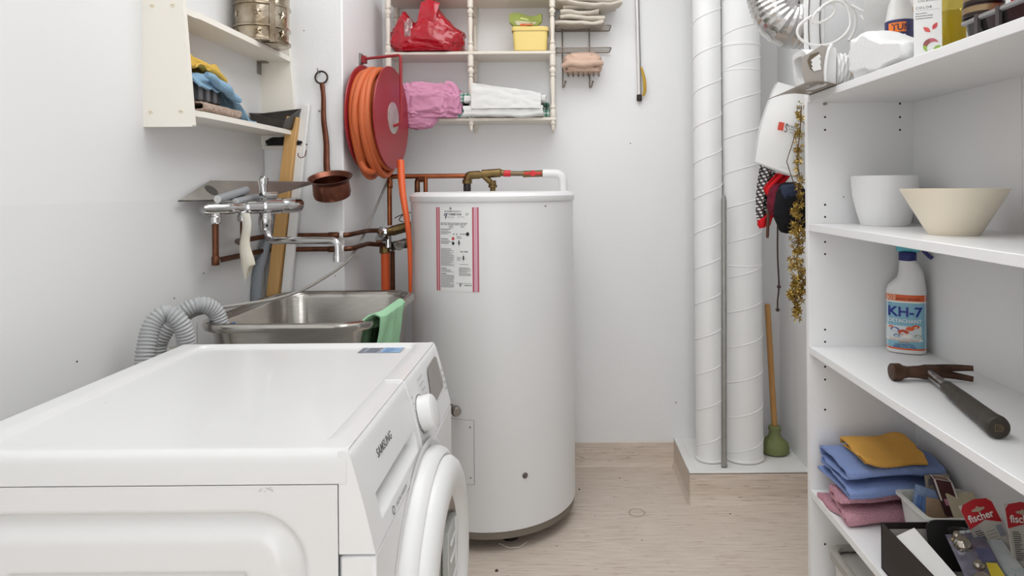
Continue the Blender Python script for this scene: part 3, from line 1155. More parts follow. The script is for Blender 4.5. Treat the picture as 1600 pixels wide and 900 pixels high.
def corrugated(mb, path, r, pitch=.006, depth=.0018, n=18):
    """ribbed hose along a polyline"""
    L = [0]
    for p, q in zip(path, path[1:]):
        L.append(L[-1] + (Vector(q) - Vector(p)).length)
    tot = L[-1]
    k = int(tot / pitch * 2)
    pts, rs = [], []
    j = 0
    for i in range(k + 1):
        s = tot * i / k
        while j < len(L) - 2 and L[j + 1] < s:
            j += 1
        f = (s - L[j]) / max(L[j + 1] - L[j], 1e-9)
        pts.append(Vector(path[j]).lerp(Vector(path[j + 1]), f))
        rs.append(r if i % 2 else r - depth)
    return mb.tube(pts, rs, n)


HOSE = mat('grey_hose', (142, 148, 154), .5)
HOSE2 = mat('pale_grey_hose', (176, 177, 178), .5)
path = spline([P(424, 292, 2.262), P(430, 320, 2.264), P(426, 350, 2.262), P(415, 385, 2.245), P(405, 420, 2.215), P(401, 450, 2.20), P(400, 500, 2.195)], 8)
path[0:0] = []
corr = corrugated(MB(), path, .0175, .005, .001)
o = corr.build('waste_hose', HOSE, sharp=16)
tag(o, 'bluish grey ribbed hose hanging down behind the pine lath', 'hose')
# hose mouth cup
path = spline([P(224, 580, 1.50), P(228, 545, 1.51), P(238, 508, 1.53), P(258, 490, 1.55), P(278, 500, 1.56), P(289, 522, 1.57), P(293, 552, 1.58)], 10)
tag(corrugated(MB(), path, .0215, .0078, .0034).build('drain_hose', HOSE2, sharp=16), 'ribbed grey drain hose arching down beside the washing machine lid', 'hose')
path = spline([P(238, 590, 1.64), P(243, 548, 1.64), P(262, 512, 1.65), P(292, 484, 1.67), P(315, 476, 1.69), P(336, 486, 1.715), P(345, 510, 1.725)], 10)
for p in path:
    p.x = max(p.x, XL + .026)
tag(corrugated(MB(), path, .0215, .0078, .0034).build('drain_hose', HOSE2, sharp=16), 'ribbed grey drain hose arching behind the sink corner by the wall', 'hose')
q = P(284, 546, 1.58)
mb = MB()
mb.lathe([(.026, -.78), (.026, -.012), (.031, -.010), (.031, .006), (.027, .007), (.027, -.02)], 24, M=Matrix.Translation((q.x, q.y, q.z)))
tag(mb.build('standpipe', mat('offwhite_pvc', (226, 222, 212), .45)), 'off-white plastic standpipe mouth taking the near drain hose', 'pipe')

# thin grey cable sweeping over the sink
path = spline([P(612, 268, 2.56), P(598, 300, 2.53), P(583, 335, 2.48), P(566, 372, 2.40), P(548, 402, 2.28), P(528, 420, 2.18), P(500, 438, 2.06), P(468, 455, 1.96), P(430, 467, 1.88), P(390, 474, 1.82), P(350, 480, 1.77), P(318, 488, 1.72), P(298, 496, 1.68), P(285, 515, 1.66)], 8)
tag(MB().tube(path, .0048, 10).build('grey_cable', mat('cable_grey', (158, 154, 148), .4)), 'thin grey cable sweeping down across the sink', 'cable')

# copper ladle
hk = P(502, 114, YC)
t = thing('copper_ladle', 'antique copper ladle hanging from a hook on the white wall corner', 'ladle', (hk.x, hk.y - .02, hk.z - .4))
rc = P(502, 121, YC - .012)
MB().tube([rc + Vector((.021 * cos(a), 0, .021 * sin(a))) for a in [2 * pi * k / 24 for k in range(24)]], .0032, 8, closed=True).build('ring', mat('dark_iron', (70, 60, 54), .5, .8), t)
h0, h1 = P(503, 131, YC - .014), P(512, 272, YC - .018)
mb = MB()
k = 24
pts = [h0.lerp(h1, i / k) + Vector((.002 * sin(i * .5), 0, 0)) for i in range(k + 1)]
mb.tube(pts, [.0085 if i < 2 else .0075 + .004 * (i / k) for i in range(k + 1)], 12, flat=.45)
mb.build('handle', COPPERR, t)
bc = P(520, 309, YC - .068)
bowl = [(0, .0), (.05, .001), (.058, .006), (.061, .02), (.059, .048), (.0585, .058), (.071, .072), (.072, .0735), (.069, .0735), (.056, .060), (.056, .048), (.057, .02), (.05, .006), (0, .004)]
MB().lathe(bowl, 40, M=Matrix.Translation(bc) @ Matrix.Rotation(R(20), 4, 'X')).build('bowl', COPPERR, t)
q = P(510, 273, YC - .023)
MB().lathe([(.006, 0), (.005, .003), (0, .004)], 10, M=axis(q, (0, -1, 0))).build('rivet', COPPER, t)
q = P(500, 114, YC)
MB().tube(spline([q, q + Vector((0, -.012, -.001)), q + Vector((.0, -.022, .003)), q + Vector((0, -.024, .012))], 5), .0022, 8).build('wall_hook', DULL, t)
q = P(500, 174, YC)
mb = MB().tube([q, q + Vector((0, -.014, 0))], .0022, 8)
tag(mb.build('nail', DULL), 'small nail in the wall beside the ladle handle', 'nail')

# ------------------------------------------------------------------ hose reel
RC = Vector((-.611, 2.43, 1.450))
ra = Vector((cos(R(5)), -sin(R(5)), 0))
rl = thing('hose_reel', 'red wall-mounted reel wound with orange garden hose', 'hose reel', (-.66, 2.43, 1.25))
RR_ = .188


def flange(prof, name, m, p=rl):
    return MB().lathe(prof, 56, M=axis(RC, ra)).build(name, m, p)


flange([(.0, -.004), (.06, -.004), (RR_ - .004, -.003), (RR_, .001), (RR_ - .002, .004), (RR_ - .01, .004), (.10, .006), (.06, .006), (0, .006)], 'flange', REELM)
flange([(.0, -.1), (RR_ + .004, -.1), (RR_ + .006, -.097), (RR_ + .004, -.094), (0, -.093)], 'flange', REELM)
flange([(.11, -.094), (.11, -.003)], 'drum', REELM)
flange([(.0, .0075), (.058, .0075), (.058, .006)], 'hub_plate', mat('hub_plate', (206, 204, 198), .35, .5, var=(20, .3, (176, 172, 164))))
# wound hose
mb = MB()
pts = []
e1_ = Vector((0, 0, 1))
e2_ = ra.cross(e1_)
turns = 6
for i in range(turns * 40 + 1):
    a = 2 * pi * i / 40
    s = -.085 + .070 * i / (turns * 40)
    w = noise.noise(Vector((a * .35, 2.2, 0)))
    rr = .168 + .016 * w
    s += .018 * noise.noise(Vector((a * .45, 7.7, 1))) * sin(pi * i / (turns * 40))
    drop = .026 * max(0, -cos(a)) ** 3 * (1 + .8 * sin(i * .11))
    pts.append(RC + ra * s + e1_ * (rr * cos(a) - drop) + e2_ * (rr * sin(a)))
mb.tube(pts, .0118, 12)
mb.build('wound_hose', ORANGE, rl, label='orange rubber hose in loose coils')
mb = MB()
pts = []
for i in range(4 * 40 + 1):
    a = 2 * pi * i / 40 + .5
    s = -.075 + .055 * i / 160
    pts.append(RC + ra * s + e1_ * ((.140) * cos(a)) + e2_ * (.140 * sin(a)))
mb.tube(pts, .0115, 10)
mb.build('inner_coils', ORANGE, rl)
# hanging loop at the lower left
mb = MB()
lp = [P(556, 215, 2.36), P(562, 245, 2.34), P(570, 264, 2.33), P(582, 268, 2.36), P(585, 258, 2.40)]
mb.tube(spline([P(552, 180, 2.36)] + lp + [P(580, 240, 2.42)], 8), .0115, 12)
mb.build('slack_loop', ORANGE, rl)
# swing arm
w0 = Vector((XC + .004, P(566, 91, 2.50).y, P(566, 91, 2.47).z))
mb = MB()
hub = RC + ra * .03 + Vector((0, 0, -.02))
top = P(619, 87, RC.y - .03)
top = Vector((hub.x + .006, hub.y, P(622, 86, hub.y).z))
mb.tube(fillet([w0 + Vector((0.01, 0, 0)), Vector((w0.x + .02, w0.y - .01, top.z)), Vector((top.x, top.y, top.z)), hub + Vector((.006, 0, .0)), RC + ra * .004 + Vector((0, 0, -.03))], .015, 5), .0055, 12)
mb.build('swing_arm', REELM, rl)
MB().box(XC, XC + .008, w0.y - .018, w0.y + .018, w0.z - .02, w0.z + .022, bev=.001).build('wall_bracket', DULL, rl)
MB().box(XC + .006, XC + .024, w0.y - .012, w0.y + .012, w0.z - .014, w0.z + .014, bev=.002).build('hinge_block', REELM, rl)
MB().tube([Vector((XC, RC.y, RC.z)), RC - ra * .09], .02, 14).build('axle', REELM, rl)
# hose tail
path = spline([P(626, 252, 2.40), P(629, 300, 2.34), P(636, 345, 2.30), P(640, 385, 2.30), P(641, 430, 2.30), P(641, 470, 2.31)], 8)
tail = []
for p in path:
    d2 = math.hypot(p.x - TXc, p.y - TYc)
    tail.append(p)
MB().tube(tail, [.0135 - .0085 * (i / len(tail)) for i in range(len(tail))], 12).build('hose_tail', ORANGE2, rl)

# ------------------------------------------------------------------ valves between reel and tank
vm = thing('valve_manifold', 'old brass and chrome shut-off valves on the copper pipes beside the water heater', 'valve', tuple(P(605, 380, 2.5)))
c0 = P(602, 360, 2.48)
mb = MB()
mb.tube([P(592, 366, 2.47), P(645, 352, 2.55)], .016, 14)
mb.tube([P(612, 361, 2.50), P(634, 355, 2.53)], .019, 8)
mb.build('brass_body', BRASS, vm)
mb = MB()
mb.lathe([(.012, 0), (.021, .004), (.021, .02), (.013, .024), (.013, .03), (0, .03)], 16, M=axis(P(600, 363, 2.49), (-.2, -1, .1)))
mb.lathe([(.010, 0), (.012, .006), (.012, .03), (.016, .034), (.016, .05), (0, .05)], 8, M=axis(P(604, 372, 2.49), (-.35, -1, 0)))
mb.lathe([(.014, 0), (.014, .05)], 14, M=axis(P(606, 368, 2.5), (.1, -.3, -1)))
mb.build('chrome_valve', CHROME, vm)
mb = MB()
mb.tube([P(612, 385, 2.50), P(645, 377, 2.56)], .017, 14)
mb.lathe([(.019, 0), (.019, .012)], 14, M=axis(P(630, 381, 2.53), (1, .4, .2)))
mb.build('lower_body', mat('grey_bronze', (108, 100, 92), .45, .9), vm)
MB().lathe([(.013, 0), (.018, .004), (.018, .02), (.015, .024), (0, .024)], 18, M=axis(P(625, 382, 2.49), (.0, -1, -.15))).build('chrome_cap', CHROME, vm)
MB().lathe([(.017, 0), (.02, .003), (.02, .022), (.017, .028)], 8, M=axis(P(601, 396, 2.50), (0, 0, 1))).build('brass_nut', BRASS, vm)
mb = MB()
q = P(603, 470, 2.50)
mb.tube([P(602, 392, 2.50), q, Vector((q.x, q.y, 0))], .0165, 14)
tag(mb.build('orange_pipe', ORANGE2), 'orange vertical tube running down from the valves behind the sink', 'tube')
cv = [P(613, 392, 2.58), Vector((P(614, 470, 2.58).x, 2.58, 0))]
pipe('copper_pipe', cv, .0095, COPPERD, 'dark copper pipe behind the orange tube under the valves')
# thin wires
mb = MB()
mb.tube(spline([P(617, 341, 2.62), P(622, 338, 2.6), P(632, 334, 2.58), P(646, 331, 2.6)], 6), .002, 6)
mb.tube(spline([P(630, 347, 2.6), P(624, 344, 2.6), P(627, 338, 2.6), P(636, 332, 2.59)], 6), .002, 6)
tag(mb.build('thermostat_wire', mat('brown_wire', (84, 64, 52), .5)), 'thin brown wires above the valves at the tank side', 'wire')

# pipe run over the tank
zt = P(680, 275, 2.50).z
Yp = 2.53
a0 = P(608, 276, Yp)
t = pipe('copper_pipe', [P(609, 352, Yp), Vector((P(609, 352, Yp).x, Yp, zt)), Vector((P(735, 275, Yp).x, Yp, zt))], .0092, COPPER, 'bright copper pipe running over the water heater from the valves', .02, fits=((Vector((P(609, 290, Yp).x, Yp, zt - .03)), (0, 0, 1), .0115, .03),))
q = P(652, 290, Yp)
MB().tube(fillet([Vector((q.x, Yp, 1.17)), Vector((q.x, Yp, zt - .012)), Vector((q.x + .03, Yp - .006, zt - .012))], .012), .0105, 12).build('riser', COPPERD, t)
q = P(665, 290, Yp)
MB().tube([Vector((q.x, Yp, 1.17)), Vector((q.x, Yp, zt))], .0085, 12).build('riser', COPPER, t)
sv = thing('safety_valve', 'brass safety valve group with a red lever on top of the water heater', 'valve', tuple(P(760, 285, Yp)))
MB().tube([P(733, 275, Yp), P(757, 273, Yp), P(757, 273, Yp)], [.014, .012, .012], 14).build('inlet_nut', BRASS, sv)
mb = MB()
mb.tube(fillet([P(730, 286, Yp), P(731, 274, Yp), P(750, 273, Yp)], .012), .0155, 14)
mb.lathe([(.0185, 0), (.0185, .014), (.016, .016)], 14, M=axis(P(730, 287, Yp), (0, 0, 1)))
mb.build('elbow', BRASS, sv)
mb = MB()
q = P(730, 299, Yp)
mb.lathe([(.0135, 0), (.0145, .003), (.0145, .026), (.0135, .03)], 16, M=Matrix.Translation(q))
mb.build('black_cap', BLACK, sv)
mb = MB()
mb.tube([P(748, 272, Yp), P(752, 272, Yp), P(753, 272, Yp), P(782, 270, Yp), P(783, 270, Yp), P(790, 271, Yp)], [.009, .009, .0165, .0165, .012, .012], 12)
mb.tube([P(757, 276, Yp), P(770, 288, Yp)], .011, 12)
mb.lathe([(.0105, 0), (.0105, .016), (.017, .018), (.017, .026), (.013, .028), (.013, .044)], 12, M=Matrix.Translation((P(770, 300, Yp).x, Yp, 1.175)))
mb.build('strainer_body', BRASS, sv)
MB().tube([P(790, 271, Yp), P(826, 271.5, Yp)], .0095, 12).build('nipple', mat('dull_copper', (120, 104, 84), .4, .9), sv)
MB().tube([P(787, 271, Yp), P(798, 271, Yp)], .0125, 14).build('red_collar', REDP, sv)
mb = MB()
mb.tube([P(817, 272, Yp), P(851, 271, Yp)], .0125, 8)
mb.build('ball_valve', BRASS, sv)
mb = MB()
q = P(833, 271, Yp - .016)
mb.lathe([(.010, 0), (.012, .004), (.010, .009), (0, .010)], 16, M=axis(q, (0, -1, 0)))
mb.box(q.x - .034, q.x + .032, q.y - .006, q.y + .002, q.z - .005, q.z + .005, bev=.002)
mb.build('red_lever', REDP, sv)
pt = [P(848, 271, Yp), P(880, 271, Yp), Vector((P(880, 290, Yp).x, Yp, 1.17))]
tag(MB().tube(fillet(pt, .04, 8), .0165, 18).build('white_pipe', ENAM2), 'white insulated pipe elbow entering the top of the water heater', 'pipe')

# ------------------------------------------------------------------ wall shelf on the left wall
ls = thing('wall_shelf', 'cream painted wooden wall shelf with two boards and tapered ends', 'shelf', (XL, 1.95, 1.34))
LY0, LY1 = 1.632, YC - .001
for y0, y1, nm in ((LY0, LY0 + .015, 0), (LY1 - .015, LY1, 1)):
    mb = MB()
    zb = 1.348
    mb.prism([(XL, zb), (-.903, zb), (-.900, zb + .004), (-.9255, 1.70), (-.935, 1.95), (XL, 1.95)], y0, y1, lambda u, v, w: Vector((u, w, v)))
    s = mb.build('side_panel', CREAM, ls)
    if nm == 0:
        for px, py in ((238, 9), (270, 8), (236, 175), (283, 174)):
            q = P(px, py, LY0)
            mb = MB().lathe([(.006, -.001), (.006, .0015), (.0045, .002), (0, .0018)], 14, M=axis(q, (0, -1, 0)))
            so_ = mb.build('screw_cap', mat('cap_cream', (236, 226, 206), .4), s)
            MB().box(q.x - .004, q.x + .004, q.y - .0026, q.y - .0018, q.z - .0006, q.z + .0006).build('screw_slot', mat('slot', (176, 160, 136), .6), s)


def lboard(z, th, xf):
    mb = MB()
    y0, y1 = LY0 + .015, LY1 - .015
    mb.prism([(XL, y0), (xf - .006, y0), (xf - .006, y0 + .035), (xf, y0 + .05), (xf, y1), (XL, y1)], z - th, z, lambda u, v, w: Vector((u, v, w)))
    return mb.build('board', CREAM, ls)


lboard(1.392, .015, -.9055)
lboard(1.645, .016, -.9155)
q = Vector((XL, LY1 - .02, 1.61))
mb = MB()
mb.box(XL, XL + .004, LY1 - .045, LY1 - .016, 1.585, 1.628, bev=.002)
mb.box(XL, XL + .03, LY1 - .045, LY1 - .02, 1.625, 1.629)
mb.build('bracket', DULL, ls)
mb = MB().box(XL, XL + .10, LY1 - .012, LY1, 1.330, 1.362, bev=.001)
rail = mb.build('mounting_rail', CREAM, ls)
# bucket
bk = P(405, 70, 2.10)
bk.z = 1.646
bk.x = -.935
t = thing('metal_bucket', 'tarnished silver-coloured embossed metal bucket on the upper wall shelf', 'bucket', tuple(bk))
Mb = Matrix.Translation(bk) @ Matrix.Diagonal((.95, 1, 1, 1))
MB().lathe([(0, 0), (.080, 0), (.084, .003), (.081, .010), (.083, .045), (.0855, .048), (.0855, .054), (.083, .057), (.0835, .112), (.086, .115), (.086, .122), (.084, .125), (.086, .2), (.083, .2), (.08, .01), (0, .008)], 48, M=Mb).build('drum', BRASSP, t)
mb = MB()
for z in (.002, .046, .114):
    mb.lathe([(.085, z), (.0885, z + .002), (.0885, z + .008), (.085, z + .010)], 48, M=Mb)
mb.build('band', BRASSP, t)
mb = MB()
for a in (-75, -20, -130):
    for z in (.02, .078):
        d = Vector((cos(R(a)), sin(R(a)), 0))
        c = bk + d * .0815 + Vector((0, 0, z + .01))
        tt_ = Vector((-d.y, d.x, 0))
        vs = []
        for k in range(10):
            rr = .014 if k % 2 == 0 else .006
            an = 2 * pi * k / 10 + pi / 2
            vs.append(c + tt_ * rr * cos(an) + Vector((0, 0, rr * sin(an))) + d * .001)
        mb.raw(vs + [c + d * .005], [[k, (k + 1) % 10, 10] for k in range(10)])
mb.build('star_ornament', BRASSP, t)
MB().box(bk.x + .052, bk.x + .068, bk.y - .0675, bk.y - .0605, bk.z, bk.z + .2, M=None).build('seam_strap', BRASSP, t)

# things on the lower wall-shelf board
zl = 1.392
SPONGE = mat('beige_fleece', (206, 184, 168), .95, var=(60, .6, (184, 160, 144)), bump=(130, 1.0), spec=.1)
mb = MB()
folded(mb, [(-.045, .004), (.0, .003), (.045, .004), (.052, .012), (.045, .022), (0, .024), (-.045, .022)], .20, (-.962, 1.80, zl + .002), (1, 0, 0), (0, 1, 0), .005, .002, 40, 3)
tag(mb.build('fleece_cloth', SPONGE), 'folded beige fleece cloth at the bottom of the wall-shelf pile', 'cloth')
t = thing('dark_box', 'dark grey ribbed plastic box under the blue cloth on the wall shelf', 'box', (-.965, 1.745, zl + .03))
MB().box(-1.005, -.925, 1.69, 1.82, zl + .030, zl + .078, bev=.004).build('case', mat('charcoal_plastic', (62, 64, 68), .45), t)
for k in range(3):
    MB().box(-.928, -.918, 1.70 + .036 * k, 1.715 + .036 * k, zl + .031, zl + .078, bev=.003).build('rib', mat('grey_rib', (110, 110, 114), .45), t)
BLUEC = cloth('sky_blue_cloth', (150, 184, 208), (134, 168, 194), 200, .3)
YELC = cloth('mustard_cloth', (224, 188, 96), (206, 166, 74), 200, .3)
mb = MB()


def bfn(a, b):
    # drapes over the box and slides down towards the far end
    y = 1.675 + .35 * a
    h = .100 * (1 - smooth((a - .36) / .60)) + .004
    w = .10 - .03 * a
    x = -1.004 + w * b + .012 * a
    z = zl + h - .045 * smooth((b - .55) / .45) * (1 - a) + .008 * sin(b * 9 + a * 6) * (1 - a * .6)
    z += .010 * fbm(Vector((a * 5, b * 3, 2)))
    return (x, y, max(z, zl + .004 + (.028 if y < 1.9 else 0)))


mb.sheet(bfn, 44, 24, .005)
# rolled-over edge
rp = []
for k in range(15):
    an = k / 14
    rp.append(Vector((-.902 + .004 * sin(k), 1.70 + .17 * an, zl + .096 - .034 * an - .012 * an * an)))
mb.tube(rp, [.006 + .008 * sin(pi * (k + 1) / 16) for k in range(15)], 12)
tag(mb.build('folded_cloth', BLUEC), 'sky blue cloth draped over the dark box on the wall shelf', 'cloth')
mb = MB()


def yfn(a, b):
    y = 1.69 + .33 * a
    h = .128 * (1 - smooth((a - .42) / .62)) + .008
    x = -1.012 + (.085 - .03 * a) * b + .004
    z = zl + h + .010 * sin(b * 12 + a * 9) * (1 - a) - .02 * smooth((b - .7) / .3) * (1 - a) + .012 * fbm(Vector((a * 6, b * 4, 5)))
    return (x, y, max(z, zl + .006))


mb.sheet(yfn, 44, 24, .006)
mb.tube(spline([Vector((-.995, 1.69, zl + .125)), Vector((-.975, 1.70, zl + .140)), Vector((-.955, 1.74, zl + .138)), Vector((-.935, 1.80, zl + .122)), Vector((-.938, 1.86, zl + .104))], 6), .0105, 12)
tag(mb.build('folded_cloth', YELC), 'mustard yellow cloth on top of the wall-shelf pile', 'cloth')
# black tray
t = thing('black_tray', 'glossy black open plastic tray at the far end of the wall shelf', 'tray', (-.955, 2.2, zl))
mb = MB()
o_ = [(XL + .012, 2.165), (-.893, 2.165), (-.880, 2.272), (XL + .008, 2.272)]
i_ = [(XL + .016, 2.170), (-.897, 2.170), (-.884, 2.268), (XL + .012, 2.268)]
b_ = [(XL + .022, 2.18), (-.907, 2.18), (-.90, 2.262), (XL + .018, 2.262)]
H = [.050, .024, .074, .060]
L4 = lambda q, z: [Vector((x, y, z)) for x, y in q]
ot = [Vector((x, y, zl + .001 + h)) for (x, y), h in zip(o_, H)]
it = [Vector((x, y, zl + .001 + h)) for (x, y), h in zip(i_, H)]
loops(mb, [L4(b_, zl + .001), ot, it, L4([(x * .999, y) for x, y in b_], zl + .004)], cap0=True, cap1=True)
mb.build('shell', mat('gloss_black', (34, 31, 29), .22, var=(12, .4, (52, 48, 44))), t)
# black flaky mark under the shelf
mb = MB()
lump(mb, (XL + .085, LY1 - .02, 1.352), (.045, .009, .012), .5, 3, 4, sub=3)
tag(mb.build('black_clump', DARK), 'black flaky clump under the end of the wall shelf', 'clump')
# ------------------------------------------------------------------ spindle shelf on the back wall
ss = thing('spindle_shelf', 'cream wooden wall shelf with turned spindle posts on the back wall', 'shelf', (-.354, 2.75, 1.42))
YS = 2.667
ZB = [1.460, 1.727, 1.956]
XS = [P(607, 100, YS).x, P(735.5, 100, YS).x, P(863.5, 100, YS).x]
for z in ZB:
    MB().box(XS[0] - .012, XS[2] + .012, YS - .012, YB - .001, z, z + .012, bev=.002).build('board', CREAM2, ss)


def spindle(x, y, z0, z1, foot=False, head=False):
    h = z1 - z0
    f = lambda q: z0 + h * q
    pr = [(.0095, f(0)), (.0105, f(.01)), (.0105, f(.10)), (.0075, f(.13)), (.0108, f(.16)), (.0075, f(.19)), (.0065, f(.24)), (.0088, f(.55)), (.0078, f(.62)), (.0055, f(.645)), (.0092, f(.665)), (.0062, f(.69)), (.0115, f(.735)), (.0115, f(.76)), (.0060, f(.80)), (.0105, f(.825)), (.0105, f(.985)), (.0095, f(1))]
    mb = MB().lathe([(r_ * 1.14, z_) for r_, z_ in pr], 16, M=Matrix.Translation((x, y, 0)))
    if foot:
        mb.lathe([(0, z0 - .053), (.004, z0 - .05), (.007, z0 - .035), (.006, z0 - .03), (.010, z0 - .026), (.010, z0 - .012)], 16, M=Matrix.Translation((x, y, 0)))
    return mb.build('spindle', CREAM2, ss)


for x in XS:
    for y in (YS, YB - .02):
        spindle(x, y, ZB[0] + .012, ZB[1], foot=True)
        spindle(x, y, ZB[1] + .012, ZB[2])
        spindle(x, y, ZB[2] + .012, ZB[2] + .24)

# red glossy plastic bag
mb = MB()
c = P(668, 60, 2.70)
zb = ZB[1] + .012


def redtop(x, y):
    a = .55 + 1.25 * math.exp(-((x - .02) / .30) ** 2) + .85 * math.exp(-((x + .66) / .20) ** 2)
    a += .5 * math.exp(-((x - .45) / .3) ** 2)
    if -.50 < x < -.16 and y < .1:
        a *= .72
    return a


RED = mat('red_plastic_film', (204, 14, 42), .16, coat=.5, trans=.12, var=(7, .6, (166, 8, 30)), bump=(12, .15))
lump(mb, (c.x, 2.715, zb + .062), (.140, .082, .078), .085, 1.5, 12, top=redtop, flat=-.75, sub=6, sq=.72)
t = thing('red_bag', 'crumpled glossy red plastic bag on the spindle shelf', 'bag', (c.x, 2.715, zb))
mb.build('bag', RED, t, sharp=70)


# the big turned-over fold
def ffn(a, b):
    x = -.012 + .075 * b - .02 * a
    z = .205 - .13 * a * (1 - .35 * b) - .03 * abs(b - .4)
    y = 2.640 - .014 * sin(pi * b) - .012 * sin(a * pi) + .02 * a * 0
    return (c.x + x, y + .01 * sin(4 * b), zb + z)


mb = MB()
mb.sheet(ffn, 16, 14, .003)
mb.build('fold', RED, t)
mb = MB()
lump(mb, (c.x - .062, 2.640, zb + .082), (.012, .01, .034), .35, 2.6, 5, sub=4, M=None)
mb.build('foil_liner', mat('silver_foil', (196, 178, 176), .3, .6, var=(40, .5, (150, 96, 98)), bump=(60, .6)), t, label='crumpled silvery liner')

# yellow tub with a green packet on top
q = P(829, 79, 2.70)
t = thing('yellow_tub', 'yellow plastic tub with a lid on the spindle shelf', 'tub', (q.x, 2.72, zb))
mb = MB()
hw = .066


def tl(w, d, z, r=.016):
    return rrect(q.x - w, q.x + w, 2.715 - d, 2.715 + d, r, z, 5)


loops(mb, [tl(.062, .055, zb), tl(.066, .059, zb + .004), tl(.0705, .063, zb + .082)], cap0=True)
YEL = mat('yellow_plastic', (238, 212, 130), .4, sss=.05)
mb.build('body', YEL, t)
mb = MB()
loops(mb, [tl(.0735, .066, zb + .080), tl(.0745, .067, zb + .083), tl(.0745, .067, zb + .094), tl(.071, .063, zb + .098)], cap1=True)
mb.build('lid', YEL, t)
GREENP = mat('green_foil_packet', (160, 170, 92), .35, var=(10, .6, (138, 150, 74)))
t = thing('green_packet', 'green foil food packet lying on the yellow tub', 'packet', (q.x - .02, 2.70, zb + .098))
g0 = P(792, 42, 2.66)


def gp(a, b):
    x = g0.x + .02 + .132 * a - .016 * (1 - b) * 0
    x += (.018 * (1 - 2 * a)) * (1 - smooth(b / .45))
    z = zb + .099 + .058 * b + .006 * sin(a * 7) * b
    y = 2.66 + .055 * b + .006 * sin(a * 6 + b * 4)
    return (x - .012, y, z)


mb = MB()
mb.sheet(gp, 24, 14, .010)
mb.build('pouch', GREENP, t)
mb = MB()
f2 = lambda a, b, e=.009: Vector(gp(a, b)) + Vector((0, -e, .0))
for a0, a1, b0, b1, mm in ((.16, .86, .10, .40, 0), (.30, .80, .02, .20, 1), (.35, .60, .55, .68, 2)):
    n = 6
    mb.raw([f2(a0 + (a1 - a0) * i / n, bb) for i in range(n + 1) for bb in (b0, b1)], [[2 * i, 2 * i + 2, 2 * i + 3, 2 * i + 1] for i in range(n)], mm)
mb.build('print', [mat('packet_grey', (196, 190, 160), .4), mat('packet_orange', (206, 96, 48), .4), mat('packet_pale', (216, 222, 150), .4)], t)

# cloths on the bottom board
z0 = ZB[0] + .012
PINK = cloth('pink_cloth', (220, 158, 186), (206, 142, 172), 200, .35)
mb = MB()
c = P(672, 160, 2.68)


def pinkpost(q):
    if q.x < .55 and q.y < 0:
        pass
    return q


def pinktop(x, y):
    return 1.0 - .12 * x


lump(mb, (c.x, 2.70, z0 + .060), (.118, .090, .074), .13, 2.0, 21, top=pinktop, sub=6, sq=.62, flat=-.80)
# front lap sagging over the board edge
lump(mb, (c.x - .032, 2.636, z0 + .034), (.066, .024, .070), .12, 2.4, 23, sub=5, flat=-1.2, sq=.7)


def swirl(a, b):
    an = a * 2 * pi * 2.3
    rr = .012 + .048 * a
    return Vector((c.x + .083 + rr * .62 * cos(an), 2.625 + .016 * a + .008 * (b - .5), z0 + .072 + rr * 1.05 * sin(an)))


mb.tube([swirl(i / 70, .5) for i in range(71)], [.006 + .008 * i / 70 for i in range(71)], 10)
tag(mb.build('rolled_cloth', PINK, sharp=70), 'rolled pink cloth spilling over the bottom board of the spindle shelf', 'cloth')
# checked cloth
CHK = mat('green_check', (190, 204, 198), .9)
nt = CHK.node_tree
bb = nt.nodes['Principled BSDF']
tc = nt.nodes['Texture Coordinate']
sxyz = nt.nodes.new('ShaderNodeSeparateXYZ')
nt.links.new(tc.outputs['Object'], sxyz.inputs[0])


def stripe(out, freq, lo):
    m1 = nt.nodes.new('ShaderNodeMath')
    m1.operation = 'MULTIPLY'
    m1.inputs[1].default_value = freq
    nt.links.new(out, m1.inputs[0])
    m2 = nt.nodes.new('ShaderNodeMath')
    m2.operation = 'FRACT'
    nt.links.new(m1.outputs[0], m2.inputs[0])
    m3 = nt.nodes.new('ShaderNodeMath')
    m3.operation = 'GREATER_THAN'
    m3.inputs[1].default_value = lo
    nt.links.new(m2.outputs[0], m3.inputs[0])
    return m3.outputs[0]


ad = nt.nodes.new('ShaderNodeMath')
ad.operation = 'ADD'
nt.links.new(stripe(sxyz.outputs['X'], 62, .5), ad.inputs[0])
nt.links.new(stripe(sxyz.outputs['Z'], 62, .5), ad.inputs[1])
rp = nt.nodes.new('ShaderNodeValToRGB')
rp.color_ramp.interpolation = 'CONSTANT'
rp.color_ramp.elements[0].color = lin((206, 214, 208))
rp.color_ramp.elements[1].position = .75
rp.color_ramp.elements[1].color = lin((62, 112, 92))
k = rp.color_ramp.elements.new(.25)
k.color = lin((124, 162, 146))
dv = nt.nodes.new('ShaderNodeMath')
dv.operation = 'DIVIDE'
dv.inputs[1].default_value = 2.0
nt.links.new(ad.outputs[0], dv.inputs[0])
nt.links.new(dv.outputs[0], rp.inputs[0])
nt.links.new(rp.outputs[0], bb.inputs['Base Color'])
x0, x1 = P(712, 160, 2.68).x, P(742, 160, 2.68).x
mb = MB()
folded(mb, [(-.06, .003), (.055, .003), (.062, .016), (.05, .03), (-.05, .033), (-.055, .046), (-.045, .06), (.05, .062), (.058, .075), (.04, .098), (-.05, .10)], x1 - x0, ((x0 + x1) / 2, 2.715, z0 + .002), (0, -1, 0), (1, 0, 0), .006, .002, 30, 6, 14)
tag(mb.build('folded_cloth', CHK), 'folded green and white checked cloth between the pink and white bundles', 'cloth')
x0, x1 = P(842, 160, 2.68).x, P(860, 160, 2.68).x
mb = MB()
